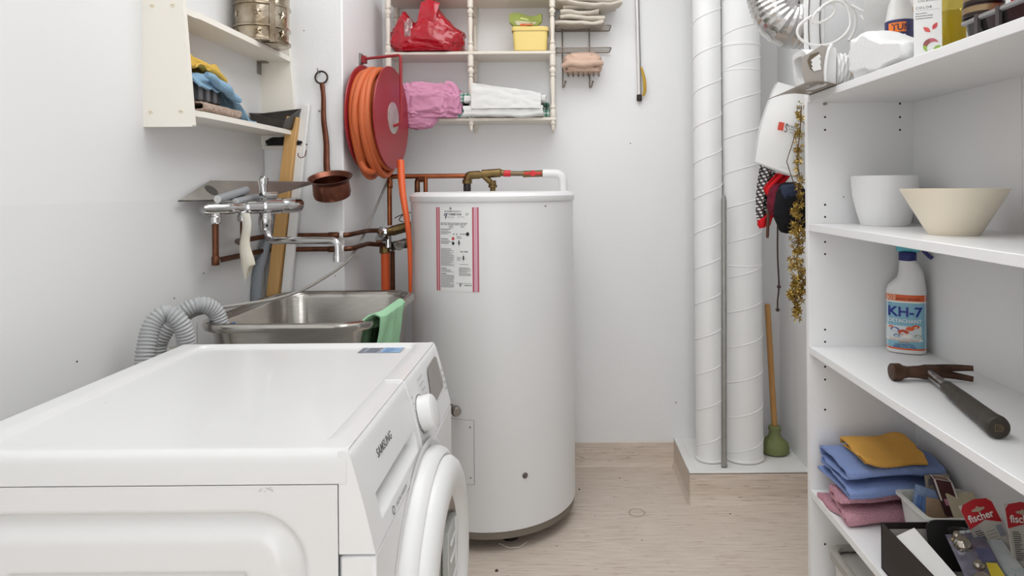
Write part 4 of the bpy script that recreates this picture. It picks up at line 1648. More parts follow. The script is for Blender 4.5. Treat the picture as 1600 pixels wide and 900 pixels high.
folded(mb, [(-.05, .003), (.045, .003), (.052, .016), (.04, .03), (-.04, .033), (-.045, .046), (-.035, .058), (.04, .06)], x1 - x0, ((x0 + x1) / 2 - .006, 2.735, z0 + .002), (0, -1, 0), (1, 0, 0), .006, .002, 30, 9, 14)
tag(mb.build('folded_cloth', CHK), 'green checked cloth peeking out at the end of the white folded sheet', 'cloth')
# white folded sheet
WC = cloth('white_sheet', (230, 230, 227), (222, 222, 219), 120, .15)
mb = MB()
x0, x1 = P(726, 160, 2.66).x, P(853, 160, 2.66).x
wf = lambda a: 1.0
pr = [(-.08, .004), (.0, .003), (.070, .004), (.079, .016), (.070, .038), (0, .040), (-.07, .042), (-.078, .054), (-.07, .062), (0, .062), (.060, .060), (.068, .070), (.060, .082), (.0, .092), (-.07, .094)]
folded(mb, pr, x1 - x0 - .004, ((x0 + x1) / 2 - .004, 2.715, z0 + .003), (0, -1, 0), (1, 0, 0), .008, .006, 10, 31, 30)


def slope(a, b):
    # upper flap, high at the left and sloping down to the right
    x = x0 + .03 + (x1 - x0 - .05) * a
    y = 2.79 - .150 * b
    z = z0 + .140 - .042 * a - .050 * smooth((b - .75) / .25) + .004 * fbm(Vector((a * 4, b * 3, 8)))
    if b > .98:
        z -= .01
    return (x, y, z)


mb.sheet(slope, 30, 20, .008)
mb.sheet(lambda a, b: (x0 + .03 + (x1 - x0 - .05) * a, 2.628 + .010 * b + .005 * fbm(Vector((a * 7, b * 5, 3))), z0 + .034 + (.104 - .042 * a) * b), 30, 12, .007)
tag(mb.build('folded_sheet', WC, sharp=60), 'white folded sheet on the bottom board of the spindle shelf', 'cloth')

# ------------------------------------------------------------------ wire rack with hooks
WIRE = mat('rack_wire', (132, 122, 112), .35, .9)
wr = thing('wire_rack', 'small wire rack with two ledges, a basket and hooks on the back wall', 'rack', tuple(P(910, 140, YB)))
YR = YB - .012
xl, xr = P(868, 60, 2.78).x, P(953, 60, 2.78).x
for px in (879, 921):
    x = P(px, 90, YR).x
    top = P(px, -30, YR).z
    bot = P(px, 137, YR).z
    mb = MB()
    mb.tube(fillet([(x, YR, top), (x, YR, bot), (x + .006, YR - .035, bot - .002), (x + .011, YR - .045, bot + .018)], .008), .0028, 8)
    b = bmesh.new()
    bmesh.ops.create_uvsphere(b, u_segments=10, v_segments=8, radius=.0048)
    mb.bm(b, M=Matrix.Translation((x + .011, YR - .045, bot + .018)))
    mb.build('upright', WIRE, wr)
for py in (46, 80):
    z = P(910, py, 2.78).z
    mb = MB()
    fr = [Vector((xl, YR, z)), Vector((xl, YR - .10, z)), Vector((xr, YR - .10, z)), Vector((xr, YR, z))]
    mb.tube(fillet(fr + [fr[0]], .012, 4), .0026, 8)
    for k in range(1, 5):
        mb.tube([(xl, YR - .10 * k / 5, z - .002), (xr, YR - .10 * k / 5, z - .002)], .0013, 6)
    mb.build('ledge', WIRE, wr)
bx0, bx1 = P(884, 105, 2.76).x, P(932, 105, 2.76).x
zt_, zb_ = P(910, 107, 2.76).z, P(910, 118, 2.76).z
mb = MB()
mb.tube([(bx0, YR, zt_), (bx0, YR - .085, zt_), (bx1, YR - .085, zt_), (bx1, YR, zt_), (bx0, YR, zt_)], .0022, 6)
for k in range(7):
    x = bx0 + (bx1 - bx0) * k / 6
    mb.tube([(x, YR - .085, zt_), (x + .012, YR - .06, zb_), (x + .012, YR - .02, zb_), (x, YR, zt_)], .0018, 6)
mb.build('basket', WIRE, wr)
mb = MB()
c = P(910, 97, 2.765)
SALMON = cloth('salmon_cloth', (226, 196, 178), (212, 180, 160), 220, .3)
lump(mb, (c.x, YR - .048, (zt_ + zb_) / 2 + .031), (.072, .042, .044), .10, 2.3, 8, sub=5, sq=.6, flat=-.75)
mb.tube(spline([(c.x - .083, YR - .085, zt_ + .004), (c.x - .05, YR - .098, zt_ + .016), (c.x, YR - .10, zt_ + .010), (c.x + .05, YR - .098, zt_ + .016), (c.x + .082, YR - .085, zt_ + .014)], 8), [.010 + .006 * sin(pi * k / 32) for k in range(33)], 12)
tag(mb.build('folded_cloth', SALMON, sharp=70), 'salmon pink cloth bundled in the wire rack basket', 'cloth')
OFF = cloth('offwhite_linen', (224, 216, 204), (210, 201, 188), 220, .3)
mb = MB()
zl0 = P(910, 46, 2.78).z + .003
xa, xb = xl - .002, xr + .022
for k in range(4):
    dz = .018 * k
    pr = [(-.035, .004 + dz), (.02, .004 + dz), (.040, .010 + dz), (.02, .017 + dz), (-.035, .019 + dz)]
    folded(mb, pr, .19 - .012 * k, (xl + .10 + .004 * k, YR - .055, zl0 + .002 + .004 * k), (0, -1, 0), (1, 0, 0), .010, .009, 11, 40 + k, 30)
for k in range(5):
    dz = .074 + .016 * k
    pr = [(-.04, .004 + dz), (.03, .004 + dz), (.062, .010 + dz), (.03, .016 + dz), (-.04, .018 + dz)]
    n0 = len(mb.v)
    folded(mb, pr, .27 - .012 * k, (xl + .128, YR - .06, zl0 + .016 + .004 * k), (0, -1, 0), (1, 0, 0), .011, .011, 10, 50 + k, 36)
    for p in mb.v[n0:]:
        s = (p.x - (xl)) / .27
        p.z += -.045 * s * (1 - s) - .012 * s
tag(mb.build('folded_linen', OFF, sharp=60), 'stack of folded off-white linen lying on the wire rack', 'cloth')

# ------------------------------------------------------------------ hanging telescopic rod
t = thing('telescopic_rod', 'slim white telescopic rod hanging on the back wall with a yellow clip', 'rod', tuple(P(999, 158, YB - .02)))
p0, p1 = P(993.5, -60, YB - .014), P(998.5, 148, YB - .014)
MB().tube([p0, p1], .0075, 14).build('tube', mat('rod_white', (226, 224, 222), .3, .3), t)
MB().tube([p0 + Vector((.008, -.001, 0)), p1 + Vector((.008, -.001, 0))], .0022, 8).build('dark_line', mat('rod_grey', (120, 118, 116), .4, .5), t)
q = P(999, 158, YB - .014)
MB().lathe([(.009, 0), (.0115, .004), (.011, .026), (.008, .028)], 12, M=Matrix.Translation(q)).build('end_cap', mat('brown_rubber', (52, 42, 36), .6), t)
a_, b_ = P(1002, 105, YB - .02), P(1005, 150, YB - .02)
MB().tube(spline([a_, a_.lerp(b_, .4) + Vector((.008, -.004, 0)), a_.lerp(b_, .8) + Vector((.008, -.002, 0)), b_], 6), [.004 + .003 * sin(pi * k / 18) for k in range(19)], 10, flat=.6).build('clip', mat('yellow_clip', (190, 152, 38), .45), t)

# ------------------------------------------------------------------ standing ducts on the plinth
def duct(cx, cy, r, pitch, ph, label):
    t = thing('ventilation_duct', label, 'duct', (cx, cy, .121))
    MB().lathe([(r, .121), (r, ZT)], 56, M=Matrix.Translation((cx, cy, 0))).build('tube', mat('duct_paint', (240, 240, 239), .45, bump=(14, .04)), t)
    n = int((ZT - .13) / pitch * 32)
    pts = []
    for i in range(n):
        a = 2 * pi * i / 32 + ph
        z = .128 + pitch * i / 32
        pts.append(Vector((cx + (r + .0004) * cos(a), cy + (r + .0004) * sin(a), z)))
    mb = MB()
    mb.tube(pts, .0022, 6)
    mb.build('spiral_seam', MATS['duct_paint'], t)
    MB().lathe([(r + .004, .120), (r + .004, .126), (r, .130)], 48, M=Matrix.Translation((cx, cy, 0))).build('base_bead', PLINTH, t)
    return t


duct(.588, 2.612, .0545, .138, 1.2, 'slimmer white spiral duct standing on the plinth')
duct(.722, 2.625, .0775, .136, 2.6, 'thicker white spiral duct standing between the slim duct and the plunger')
for py_, rr_, hh_ in ((68, .0795, .004), (108, .0788, .002), (416, .0788, .002)):
    MB().lathe([(.0775, -hh_ - .002), (rr_, -hh_), (rr_, hh_), (.0775, hh_ + .002)], 48, M=Matrix.Translation((.722, 2.625, P(1160, py_, 2.56).z))).build('coupling', MATS['duct_paint'], bpy.data.objects['ventilation_duct.001'])

p0, p1 = P(1131, 305, 2.535), P(1131.5, 741, 2.525)
p1.z = .122
t = thing('conduit', 'thin grey metal conduit standing upright between the two white ducts', 'conduit', tuple(p1))
mb = MB()
mb.tube([p1, p1.lerp(p0, .98), p0], [.0105, .0105, .006], 14)
mb.build('tube', mat('galvanised', (168, 168, 164), .4, .7, var=(20, .5, (150, 150, 146))), t)
MB().lathe([(.0115, 0), (.0125, .004), (.011, .012)], 14, M=Matrix.Translation(p1)).build('end_ferrule', MATS['galvanised'], t)

# ------------------------------------------------------------------ plunger
q = Vector((P(1211, 700, 2.66).x, 2.665, .121))
pl = thing('plunger', 'plunger with a green rubber cup and wooden handle on the plinth', 'plunger', tuple(q))
GR = mat('green_rubber', (132, 138, 92), .75, var=(18, .6, (112, 122, 72)), bump=(40, .3))
MB().lathe([(.050, 0), (.056, .006), (.057, .020), (.053, .036), (.040, .050), (.027, .060), (.022, .074), (.022, .086), (.025, .091), (.024, .100), (.019, .105), (0, .106)], 32, M=Matrix.Translation(q)).build('cup', GR, pl)
h0, h1 = q + Vector((0, 0, .10)), P(1199, 475, 2.68)
MB().tube([h0, h0.lerp(h1, .99), h1], [.0115, .0115, .008], 14).build('handle', mat('handle_wood', (196, 148, 88), .55, var=(8, .6, (176, 126, 70)), stretch=(6, 6, .6)), pl)
# ------------------------------------------------------------------ white shelving unit
BX0, BX1, BY0, BY1 = .624, .889, .88, 1.66
bc = thing('shelving_unit', 'open white melamine shelving unit along the right wall', 'shelving unit', (.76, 1.27, 0))
for y0, y1 in ((BY1, BY1 + .018), (BY0 - .018, BY0)):
    MB().box(BX0, BX1 + .012, y0, y1, 0, 2.02, bev=.001).build('side_panel', SHELFW, bc)
for y0, y1 in ((BY0, 1.2695), (1.2705, BY1)):
    MB().box(BX1, BX1 + .006, y0, y1, .06, 2.0).build('back_panel', SHELFW, bc)
SHZ = [1.414, 1.094, .786, .428, .062]
for z in SHZ:
    MB().box(BX0 + .0005, BX1, BY0, BY1, z - .018, z, bev=.001).build('shelf_board', SHELFW, bc)
MB().box(BX0 + .0005, BX1, BY0, BY1, 2.0, 2.018, bev=.001).build('shelf_board', SHELFW, bc)
MB().box(BX0 + .02, BX0 + .035, BY0, BY1, 0, .044).build('kick_board', SHELFW, bc)
mb = MB()
for px in (1289, 1406):
    for py in (162, 183, 203, 320, 339, 378, 397, 515, 534, 573, 593, 640, 850):
        if px == 1406 and py > 210:
            continue
        q = P(px, py, BY1)
        mb.disc(q - Vector((0, .0006, 0)), (0, -1, 0), .0027, 10)
q = P(1318, 308, BY1)
mb.disc(q - Vector((0, .0006, 0)), (0, -1, 0), .0016, 8)
mb.disc(P(1406, 396, BY1) - Vector((0, .0006, 0)), (0, -1, 0), .0027, 8)
mb.build('peg_holes', DARK, bc)
MB().lathe([(.003, 0), (.003, .012), (0, .013)], 8, M=axis(P(1288, 163, BY1), (0, -1, 0))).build('shelf_peg', mat('peg_metal', (150, 142, 128), .4, .8), bc)

# ---- shelf with pot and bowl
z = SHZ[1]
c = Vector((.768, 1.562, z))
MB_ = MB().lathe([(0, 0), (.050, 0), (.053, .003), (.062, .035), (.069, .065), (.0725, .095), (.0725, .116), (.071, .1175), (.0695, .116), (.0695, .095), (.066, .06), (.05, .008), (0, .006)], 48, M=Matrix.Translation(c))
tag(MB_.build('plant_pot', mat('white_ceramic', (238, 238, 238), .35)), 'plain white ceramic plant pot on the shelf beside the cream bowl', 'pot')
c = Vector((.752, 1.262, z))
MB_ = MB().lathe([(0, 0), (.043, 0), (.045, .002), (.0915, .085), (.0920, .0875), (.0905, .088), (.0880, .086), (.042, .006), (0, .005)], 56, M=Matrix.Translation(c))
tag(MB_.build('bowl', mat('cream_ceramic', (240, 229, 208), .35)), 'cream conical ceramic bowl on the shelf in front of the white pot', 'bowl')

# ---- spray bottle
z = SHZ[2]
c = Vector((.8365, 1.600, z))
sp_ = thing('spray_bottle', 'white trigger spray bottle with a blue and orange stain remover label', 'bottle', tuple(c))


def ell(a, w, d, zz, ox=0.0):
    return Vector((c.x + ox + w * math.copysign(abs(cos(a)) ** .8, cos(a)), c.y + d * math.copysign(abs(sin(a)) ** .8, sin(a)), zz))


def eloop(w, d, zz, ox=0.0, n=40):
    return [ell(2 * pi * k / n, w, d, zz, ox) for k in range(n)]


mb = MB()
bl = [eloop(.036, .024, z), eloop(.0425, .030, z + .003), eloop(.0435, .031, z + .010), eloop(.0435, .031, z + .155), eloop(.0405, .030, z + .170, .002), eloop(.034, .0285, z + .182, .007), eloop(.029, .027, z + .192, .0105), eloop(.0265, .025, z + .206, .011), eloop(.022, .021, z + .225, .0075), eloop(.017, .017, z + .236, .004)]
loops(mb, bl, cap0=True, cap1=True)
mb.build('body', mat('bottle_white', (232, 231, 230), .35), sp_)


def bf(u, v, e=.0006):
    """u: metres across the front, v: height"""
    s = max(-1, min(1, u / .0435))
    a = math.acos(math.copysign(abs(s) ** 1.25, s))
    return Vector((c.x + u * 1.01, c.y - (.031 + e) * abs(sin(a)) ** .8 - e * .6, z + v))


def bpatch(mb, u0, u1, v0, v1, m, e, n=14):
    mb.raw([bf(u0 + (u1 - u0) * i / n, v, e) for i in range(n + 1) for v in (v0, v1)], [[2 * i, 2 * i + 2, 2 * i + 3, 2 * i + 1] for i in range(n)], m)


mb = MB()
E = .0425
bpatch(mb, -E, E, .134, .150, 0, .0006)
bpatch(mb, -E, E, .130, .134, 1, .0006)
bpatch(mb, -E, E, .016, .130, 2, .0006)
bpatch(mb, -E, E, .012, .016, 0, .0007)
bpatch(mb, -E, E * .8, .034, .0395, 1, .0008)
# pale picture of laundry
bpatch(mb, -E, E * .75, .040, .072, 3, .0008)
for u, v, r, mm in ((-.024, .062, .010, 4), (-.006, .056, .012, 5), (.016, .054, .012, 3), (.008, .066, .009, 0), (-.02, .047, .008, 6), (.024, .048, .008, 7), (.002, .047, .010, 1), (-.032, .068, .005, 0), (.020, .071, .008, 0)):
    mb.raw([bf(u + r * cos(2 * pi * k / 12), v + r * .6 * sin(2 * pi * k / 12), .001) for k in range(12)], [list(range(12))], mm)
lb = mb.build('label', [mat('label_orange', (222, 96, 44), .4), mat('label_white', (236, 232, 226), .4), mat('label_blue', (134, 184, 204), .4), mat('label_pale', (216, 222, 224), .4), mat('label_mauve', (112, 122, 168), .4), mat('label_rust', (196, 78, 50), .4), mat('label_grey', (140, 160, 180), .4), mat('label_olive', (170, 184, 160), .4)], sp_, label='blue and orange printed label')
mb = MB()
put(mb, txt('KH-7', .034, .022, 'CENTER', .98), lambda u, v: bf(u - .003, .096 + v, .0014), 0)
mb.build('brand_lettering', mat('navy_print', (34, 48, 140), .4), lb)
mb = MB()
put(mb, txt('DETACHANT', .0125, .012, 'CENTER', .95), lambda u, v: bf(u - .003, .0805 + v, .0014), 1)
mb.build('name_lettering', [MATS['navy_print'], mat('white_print', (240, 240, 240), .4)], lb)
mb = MB()
put(mb, txt('KH', .011, .01, 'CENTER'), lambda u, v: bf(u - .032, .138 + v, .0014), 2)
put(mb, txt('PRODUIT MENAGER', .0055, .01, 'LEFT'), lambda u, v: bf(u - .021, .138 + v, .0014), 3)
put(mb, txt('POUR LES TACHES REBELLES', .0048, .01, 'CENTER'), lambda u, v: bf(u - .004, .0352 + v, .0014), 4)
put(mb, txt('EFFICACE', .0055, .01, 'CENTER'), lambda u, v: bf(u - .004, .0285 + v, .0014), 4)
put(mb, txt('SANS FROTTER', .0058, .015, 'CENTER'), lambda u, v: bf(u - .004, .0225 + v, .0014), 0)
put(mb, txt('RESPECTE LE LINGE', .0055, .015, 'CENTER'), lambda u, v: bf(u - .004, .0172 + v, .0014), 0)
mb.build('small_print', [MATS['navy_print'], MATS['white_print'], mat('cream_print', (244, 214, 180), .4), mat('brown_print', (96, 40, 24), .4), mat('gold_print', (200, 130, 60), .4)], lb, kind='stuff')
mb = MB()
for u0, u1, v0, v1 in ((-.0405, -.0225, .147, .1482), (-.0405, -.0225, .136, .1372), (-.0405, -.0395, .136, .1482), (-.0235, -.0225, .136, .1482)):
    bpatch(mb, u0, u1, v0, v1, 2, .0014, 2)
mb.build('crest_frame', [MATS['navy_print'], MATS['white_print'], MATS['cream_print']], lb)
NAVY = mat('navy_plastic', (30, 36, 104), .4)
cc = c + Vector((.004, 0, 0))
MB().lathe([(.0185, z + .234), (.0195, z + .236), (.0195, z + .254), (.018, z + .256), (0, z + .256)], 24, M=Matrix.Translation((cc.x, cc.y, 0))).build('collar', NAVY, sp_)
mb = MB()
mb.box(cc.x - .024, cc.x + .026, cc.y - .013, cc.y + .013, z + .256, z + .282, bev=.006, seg=3)
mb.box(cc.x + .018, cc.x + .046, cc.y - .008, cc.y + .008, z + .264, z + .281, bev=.004)
hd = mb.build('spray_head', mat('turquoise_plastic', (96, 190, 204), .4), sp_)
mb = MB()
mb.tube(spline([(cc.x + .028, cc.y, z + .268), (cc.x + .036, cc.y, z + .258), (cc.x + .044, cc.y, z + .248), (cc.x + .0515, cc.y, z + .241)], 5), [.0045] * 16, 10)
mb.build('trigger', NAVY, hd)
sp_.rotation_euler = (0, 0, R(-27.6))
sp_.scale = (1, 1, .945)

# ---- hammer
z = SHZ[2]
hm = thing('claw_hammer', 'rusty claw hammer with a chrome shaft and dark rubber grip', 'hammer', (.79, 1.3, z))
RUST = mat('rusty_steel', (104, 78, 62), .5, .75, var=(26, .5, (70, 50, 40)), bump=(50, .25))
f0 = PZ(1392, 581, z + .018)
jn = PZ(1450, 582, z + .018)
tip = PZ(1512, 586, z + .012)
hx = (tip - f0)
hx.z = 0
hx.normalize()
hy = Vector((0, 0, 1)).cross(hx)
mb = MB()
mb.lathe([(0, 0), (.0155, 0), (.0175, .002), (.0175, .018), (.0135, .024), (.0115, .034)], 20, M=axis(f0, hx))
L_ = (jn - f0).length
mb.tube([f0 + hx * .030, f0 + hx * (L_ - .018), f0 + hx * (L_ - .005), f0 + hx * (L_ + .018), f0 + hx * (L_ + .026)], [.0115, .0130, .0155, .0155, .013], 8)
mb.build('head', RUST, hm)
for s in (-1, 1):
    base = f0 + hx * (L_ + .018)
    Lc = (tip - base).length
    mb = MB()
    pts = []
    for k in range(12):
        a = k / 11
        pts.append(base + hx * Lc * a - hy * .020 * a * a + Vector((0, 0, .002 + s * (.0045 + .0065 * a))))
    mb.tube(pts, [.0092 - .0035 * k / 11 for k in range(12)], 8, flat=1.0)
    mb.build('claw', RUST, hm)
ge = PZ(1560, 668, z + .019)
hd_ = (ge - jn).normalized()
LG = (ge - jn).length
MB().tube([jn, jn + hd_ * LG * .36], .0092, 16).build('shaft', mat('worn_chrome', (180, 178, 174), .2, 1.0, var=(40, .3, (120, 116, 112))), hm)
mb = MB()
mb.lathe([(.0105, LG * .31), (.0125, LG * .33), (.0135, LG * .45), (.0150, LG * .62), (.0155, LG * .78), (.0165, LG * .92), (.0185, LG * .985), (.0175, LG * 1.0), (.0155, LG * 1.008), (.0, LG * 1.008)], 24, M=axis(jn, hd_))
gp_ = mb.build('grip', mat('dark_rubber', (62, 54, 44), .6, var=(30, .6, (44, 38, 32)), bump=(60, .2)), hm)
# emblem stamped on the butt
ec = jn + hd_ * (LG * 1.0085 + .0003)
ex = hd_.cross(Vector((0, 0, 1))).normalized() * -1
ey = ex.cross(hd_) * -1
if ey.z < 0:
    ey = -ey
if ex.x < 0:
    ex = -ex
mb = MB()
for (u0, u1, v0, v1) in ((-.006, .004, .0045, .0055), (-.006, .004, -.0055, -.0045), (-.006, -.005, -.0055, .0055), (.003, .004, -.0055, .0055), (-.003, .0065, .0015, .0025), (-.003, .002, -.002, -.001), (.0055, .0065, -.004, .0025)):
    mb.quad(ec + ex * u0 + ey * v0, ec + ex * u1 + ey * v0, ec + ex * u1 + ey * v1, ec + ex * u0 + ey * v1)
mb.build('butt_emblem', mat('emblem_tan', (126, 104, 74), .6), gp_)

# ---- towels on the low shelf
z = SHZ[3]
OR = cloth('orange_towel', (228, 176, 92), (216, 160, 76), 300, .4)
BL = cloth('periwinkle_towel', (140, 160, 208), (126, 146, 196), 300, .35)
PK = mat('pink_terry', (228, 174, 186), .95, var=(8, .9, (214, 156, 170)), bump=(260, .9), spec=.1)
YM = 1.555
mb = MB()
# profile runs across X (fold towards the room)
pr = [(.10, .004), (.02, .003), (-.07, .004), (-.082, .014), (-.074, .026), (-.02, .028), (.05, .026), (.058, .036), (.04, .044), (-.04, .048), (-.066, .052)]
folded(mb, [(u * -.85, w) for u, w in pr], .21, (.735, 1.545, z + .003), (0, -1, 0), (1, .05, 0), .010, .010, 9, 60, 40)
tag(mb.build('pink_towel', PK, sharp=70), 'pink terry towel at the bottom of the folded stack on the low shelf', 'towel')
mb = MB()
pr = [(.12, .002), (.03, .001), (-.070, .002), (-.084, .010), (-.074, .020), (0, .022), (.08, .022), (.088, .030), (.07, .037), (-.02, .039), (-.068, .043), (-.076, .052), (-.06, .059), (.02, .062), (.09, .056), (.115, .036)]
folded(mb, [(min(u, .095) * -.92, w) for u, w in pr], .225, (.752, 1.55, z + .066), (0, -1, 0), (1, .02, 0), .006, .007, 8, 64, 40)
tag(mb.build('blue_towel', BL, sharp=60), 'periwinkle blue towel in the middle of the folded stack', 'towel')
mb = MB()
pr = [(.055, .001), (-.02, .000), (-.062, .001), (-.070, .006), (-.062, .012), (-.02, .018), (.03, .026), (.055, .018), (.07, .002)]
folded(mb, [(u * -1.05, w) for u, w in pr], .15, (.748, 1.55, z + .138), (0, -1, 0), (1, .10, 0), .005, .009, 11, 71, 30, wfn=lambda a: .85 + .2 * sin(a * pi))
tag(mb.build('orange_cloth', OR, sharp=60), 'orange-yellow cloth on top of the folded towel stack', 'cloth')

# ---- white basket with small packets
x0, x1, y0, y1 = .742, .884, 1.338, 1.465
wb = thing('plastic_basket', 'white plastic basket of small packets behind the black box', 'basket', ((x0 + x1) / 2, (y0 + y1) / 2, z))
mb = MB()
rl_ = lambda d, zz, r=.012: rrect(x0 + d, x1 - d, y0 + d, y1 - d, r, zz, 4)
loops(mb, [rl_(.012, z + .001), rl_(.002, z + .080), rl_(-.005, z + .081), rl_(-.005, z + .086), rl_(.0035, z + .086), rl_(.014, z + .006)], cap0=True, cap1=True)
mb.build('bin', mat('translucent_white', (226, 226, 220), .4), wb)


def card(name, label, cat, org, ux, uy, w, h, t, m, back=None, grp=None):
    """a flat carton or card with thickness; returns thing and its mapping"""
    org, ux, uy = Vector(org), Vector(ux).normalized(), Vector(uy)
    uy = (uy - ux * uy.dot(ux)).normalized()
    nz_ = ux.cross(uy)
    if nz_.dot(Vector((0, 0, EYE)) - org) < 0:
        nz_ = -nz_
    th = thing(name, label, cat, tuple(org), grp)
    fn = lambda u, v, e=0.0: org + ux * u + uy * v + nz_ * e
    mb = MB()
    vs = [fn(u, v, e) for e in (0, -t) for u, v in ((0, 0), (w, 0), (w, h), (0, h))]
    mb.raw(vs, [[0, 1, 2, 3], [4, 5, 6, 7], [0, 1, 5, 4], [1, 2, 6, 5], [2, 3, 7, 6], [3, 0, 4, 7]])
    mb.build('card', m, th)
    return th, fn


# clear blister of blue things
CLEAR = mat('clear_plastic', (248, 250, 252), .04, trans=1.0, ior=1.08)
th, fn = card('blister_pack', 'clear blister pack with pale blue contents in the white basket', 'packet', P(1423, 806, 1.42), (1, -.35, -.25), (-.1, .45, 1), .052, .066, .004, mat('blister_blue', (150, 172, 204), .25, var=(60, .5, (110, 136, 176))))
mb = MB()
for k in range(4):
    u = .006 + .011 * k
    vs = [fn(u, .006, .0005), fn(u + .008, .006, .0005), fn(u + .008, .046, .0005), fn(u, .046, .0005)]
    vs2 = [p + (fn(0, 0, .005) - fn(0, 0, 0)) for p in vs]
    mb.raw(vs + vs2, [[4, 5, 6, 7], [0, 1, 5, 4], [1, 2, 6, 5], [2, 3, 7, 6], [3, 0, 4, 7]])
mb.build('bubble', mat('bubble_blue', (92, 128, 186), .2, coat=.5), th)
th, fn = card('blister_pack', 'brown-backed clear packet leaning behind the blue blister', 'packet', P(1447, 818, 1.40), (1, -.2, -.15), (-.05, .4, 1), .046, .052, .004, mat('tan_card', (176, 146, 116), .5))
MB().sheet(lambda a, b: fn(.004 + .038 * a, .004 + .042 * b, .004 + .008 * sin(pi * a) * sin(pi * b)), 8, 8, .001).build('bubble', CLEAR, th)
th, fn = card('seed_packet', 'small grey, orange and green packet standing at the basket back', 'packet', P(1455, 808, 1.452), (1, .1, 0), (0, .15, 1), .052, .085, .010, mat('packet_beige', (176, 164, 146), .5))
mb = MB()
for v0, v1, mm in ((.0, .028, 0), (.028, .048, 1), (.066, .080, 2)):
    mb.quad(fn(.002, v0, .0006), fn(.050, v0, .0006), fn(.050, v1, .0006), fn(.002, v1, .0006), mm)
mb.build('print', [mat('packet_green', (84, 108, 52), .5), mat('packet_rust', (196, 104, 64), .5), mat('packet_slate', (112, 116, 124), .5)], th)
# chocolate-brown box
t = thing('brown_carton', 'small chocolate-brown carton with white edges in the basket', 'carton', tuple(P(1490, 805, 1.40)))
o0 = P(1478, 806, 1.395)
ux, uy, uz = Vector((.95, -.3, -.08)).normalized(), Vector((-.25, .2, 1)).normalized(), Vector((.25, 1, -.1)).normalized()
w, h, d = .036, .075, .030
cb = lambda u, v, e: o0 + ux * u * w + uy * v * h + uz * e * d
vs = [cb(u, v, e) for e in (0, 1) for u, v in ((0, 0), (1, 0), (1, 1), (0, 1))]
mb = MB().raw(vs, [[0, 1, 2, 3], [4, 5, 6, 7], [0, 1, 5, 4], [1, 2, 6, 5], [2, 3, 7, 6], [3, 0, 4, 7]])
mb.build('box', mat('choc_brown', (78, 40, 40), .4), t)
mb = MB()
off = -uz * .0006
mb.quad(cb(.0, .42, 0) + off, cb(.1, .42, 0) + off, cb(.1, 1, 0) + off, cb(0, 1, 0) + off, 0)
mb.quad(cb(.9, .42, 0) + off, cb(1, .42, 0) + off, cb(1, 1, 0) + off, cb(.9, 1, 0) + off, 0)
mb.quad(cb(.2, .30, 0) + off, cb(.92, .34, 0) + off, cb(.92, .52, 0) + off, cb(.2, .48, 0) + off, 1)
ou = uy * .0006
for e0, e1, u0, u1 in ((0, .12, 0, 1), (.88, 1, 0, 1), (0, 1, 0, .1), (0, 1, .9, 1)):
    mb.quad(cb(u0, 1, e0) + ou, cb(u1, 1, e0) + ou, cb(u1, 1, e1) + ou, cb(u0, 1, e1) + ou, 0)
mb.quad(cb(.15, 1, .15) + ou * .5, cb(.85, 1, .15) + ou * .5, cb(.85, 1, .85) + ou * .5, cb(.15, 1, .85) + ou * .5, 2)
mb.build('print', [mat('carton_white', (232, 226, 220), .4), mat('carton_pink', (214, 150, 176), .4), mat('carton_top_brown', (122, 76, 52), .4)], t)
# kraft card standing at the back
th, fn = card('kraft_card', 'plain cream cardboard strip behind the brown carton in the basket', 'card', P(1492, 812, 1.37), (1, .0, .05), (0, .7, 1), .058, .05, .002, mat('kraft', (204, 192, 164), .7))

# ---- black box with hardware packets
x0, x1, y0, y1 = .634, .80, 1.02, 1.315
zt = z + .092
bb_ = thing('black_box', 'black cardboard box full of hardware packets on the low shelf', 'box', ((x0 + x1) / 2, (y0 + y1) / 2, z))
BLK = mat('black_card', (40, 31, 29), .6)
GRY = mat('grey_lining', (196, 192, 184), .7)
mb = MB()
th_ = .003
for (a, b, c1, d) in ((x0, x0 + th_, y0, y1), (x1 - th_, x1, y0, y1), (x0, x1, y0, y0 + th_), (x0, x1, y1 - th_, y1)):
    mb.box(a, b, c1, d, z + .001, zt)
mb.box(x0, x1, y0, y1, z + .001, z + .004)
mb.build('outer_wall', BLK, bb_)
mb = MB()
e = .0034
mb.quad((x0 + e, y0 + e, z + .005), (x0 + e, y1 - e, z + .005), (x0 + e, y1 - e, zt - .012), (x0 + e, y0 + e, zt - .012))
mb.quad((x0 + e, y1 - e, z + .005), (x1 - e, y1 - e, z + .005), (x1 - e, y1 - e, zt - .012), (x0 + e, y1 - e, zt - .012))
mb.quad((x1 - e, y0 + e, z + .005), (x1 - e, y1 - e, z + .005), (x1 - e, y1 - e, zt - .012), (x1 - e, y0 + e, zt - .012))
mb.quad((x0 + e, y0 + e, z + .0055), (x1 - e, y0 + e, z + .0055), (x1 - e, y1 - e, z + .0055), (x0 + e, y1 - e, z + .0055))
mb.build('lining', GRY, bb_)
# black flap / pouch standing at the far side
mb = MB()


def blk(a, b):
    p = P(1443, 815, 1.300).lerp(P(1530, 812, 1.295), a)
    top = .012 * (1 - (2 * a - 1) ** 8)
    return (p.x, p.y - .008 - .02 * b, z + .02 + (zt - z - .016 + top) * (1 - b))


mb.sheet(blk, 20, 8, .006)
tag(mb.build('black_pouch', mat('matt_black', (22, 20, 20), .7)), 'matt black pouch standing at the far side of the black box', 'pouch')
# white carton end
o0 = P(1383, 843, 1.27)
th, fn = card('white_carton', 'narrow white carton lying in the black box along its open side', 'carton', (x0 + .012, 1.085, zt - .028), (0, 1, .10), (.9, 0, .45), .195, .038, .014, mat('white_card', (226, 225, 222), .5))
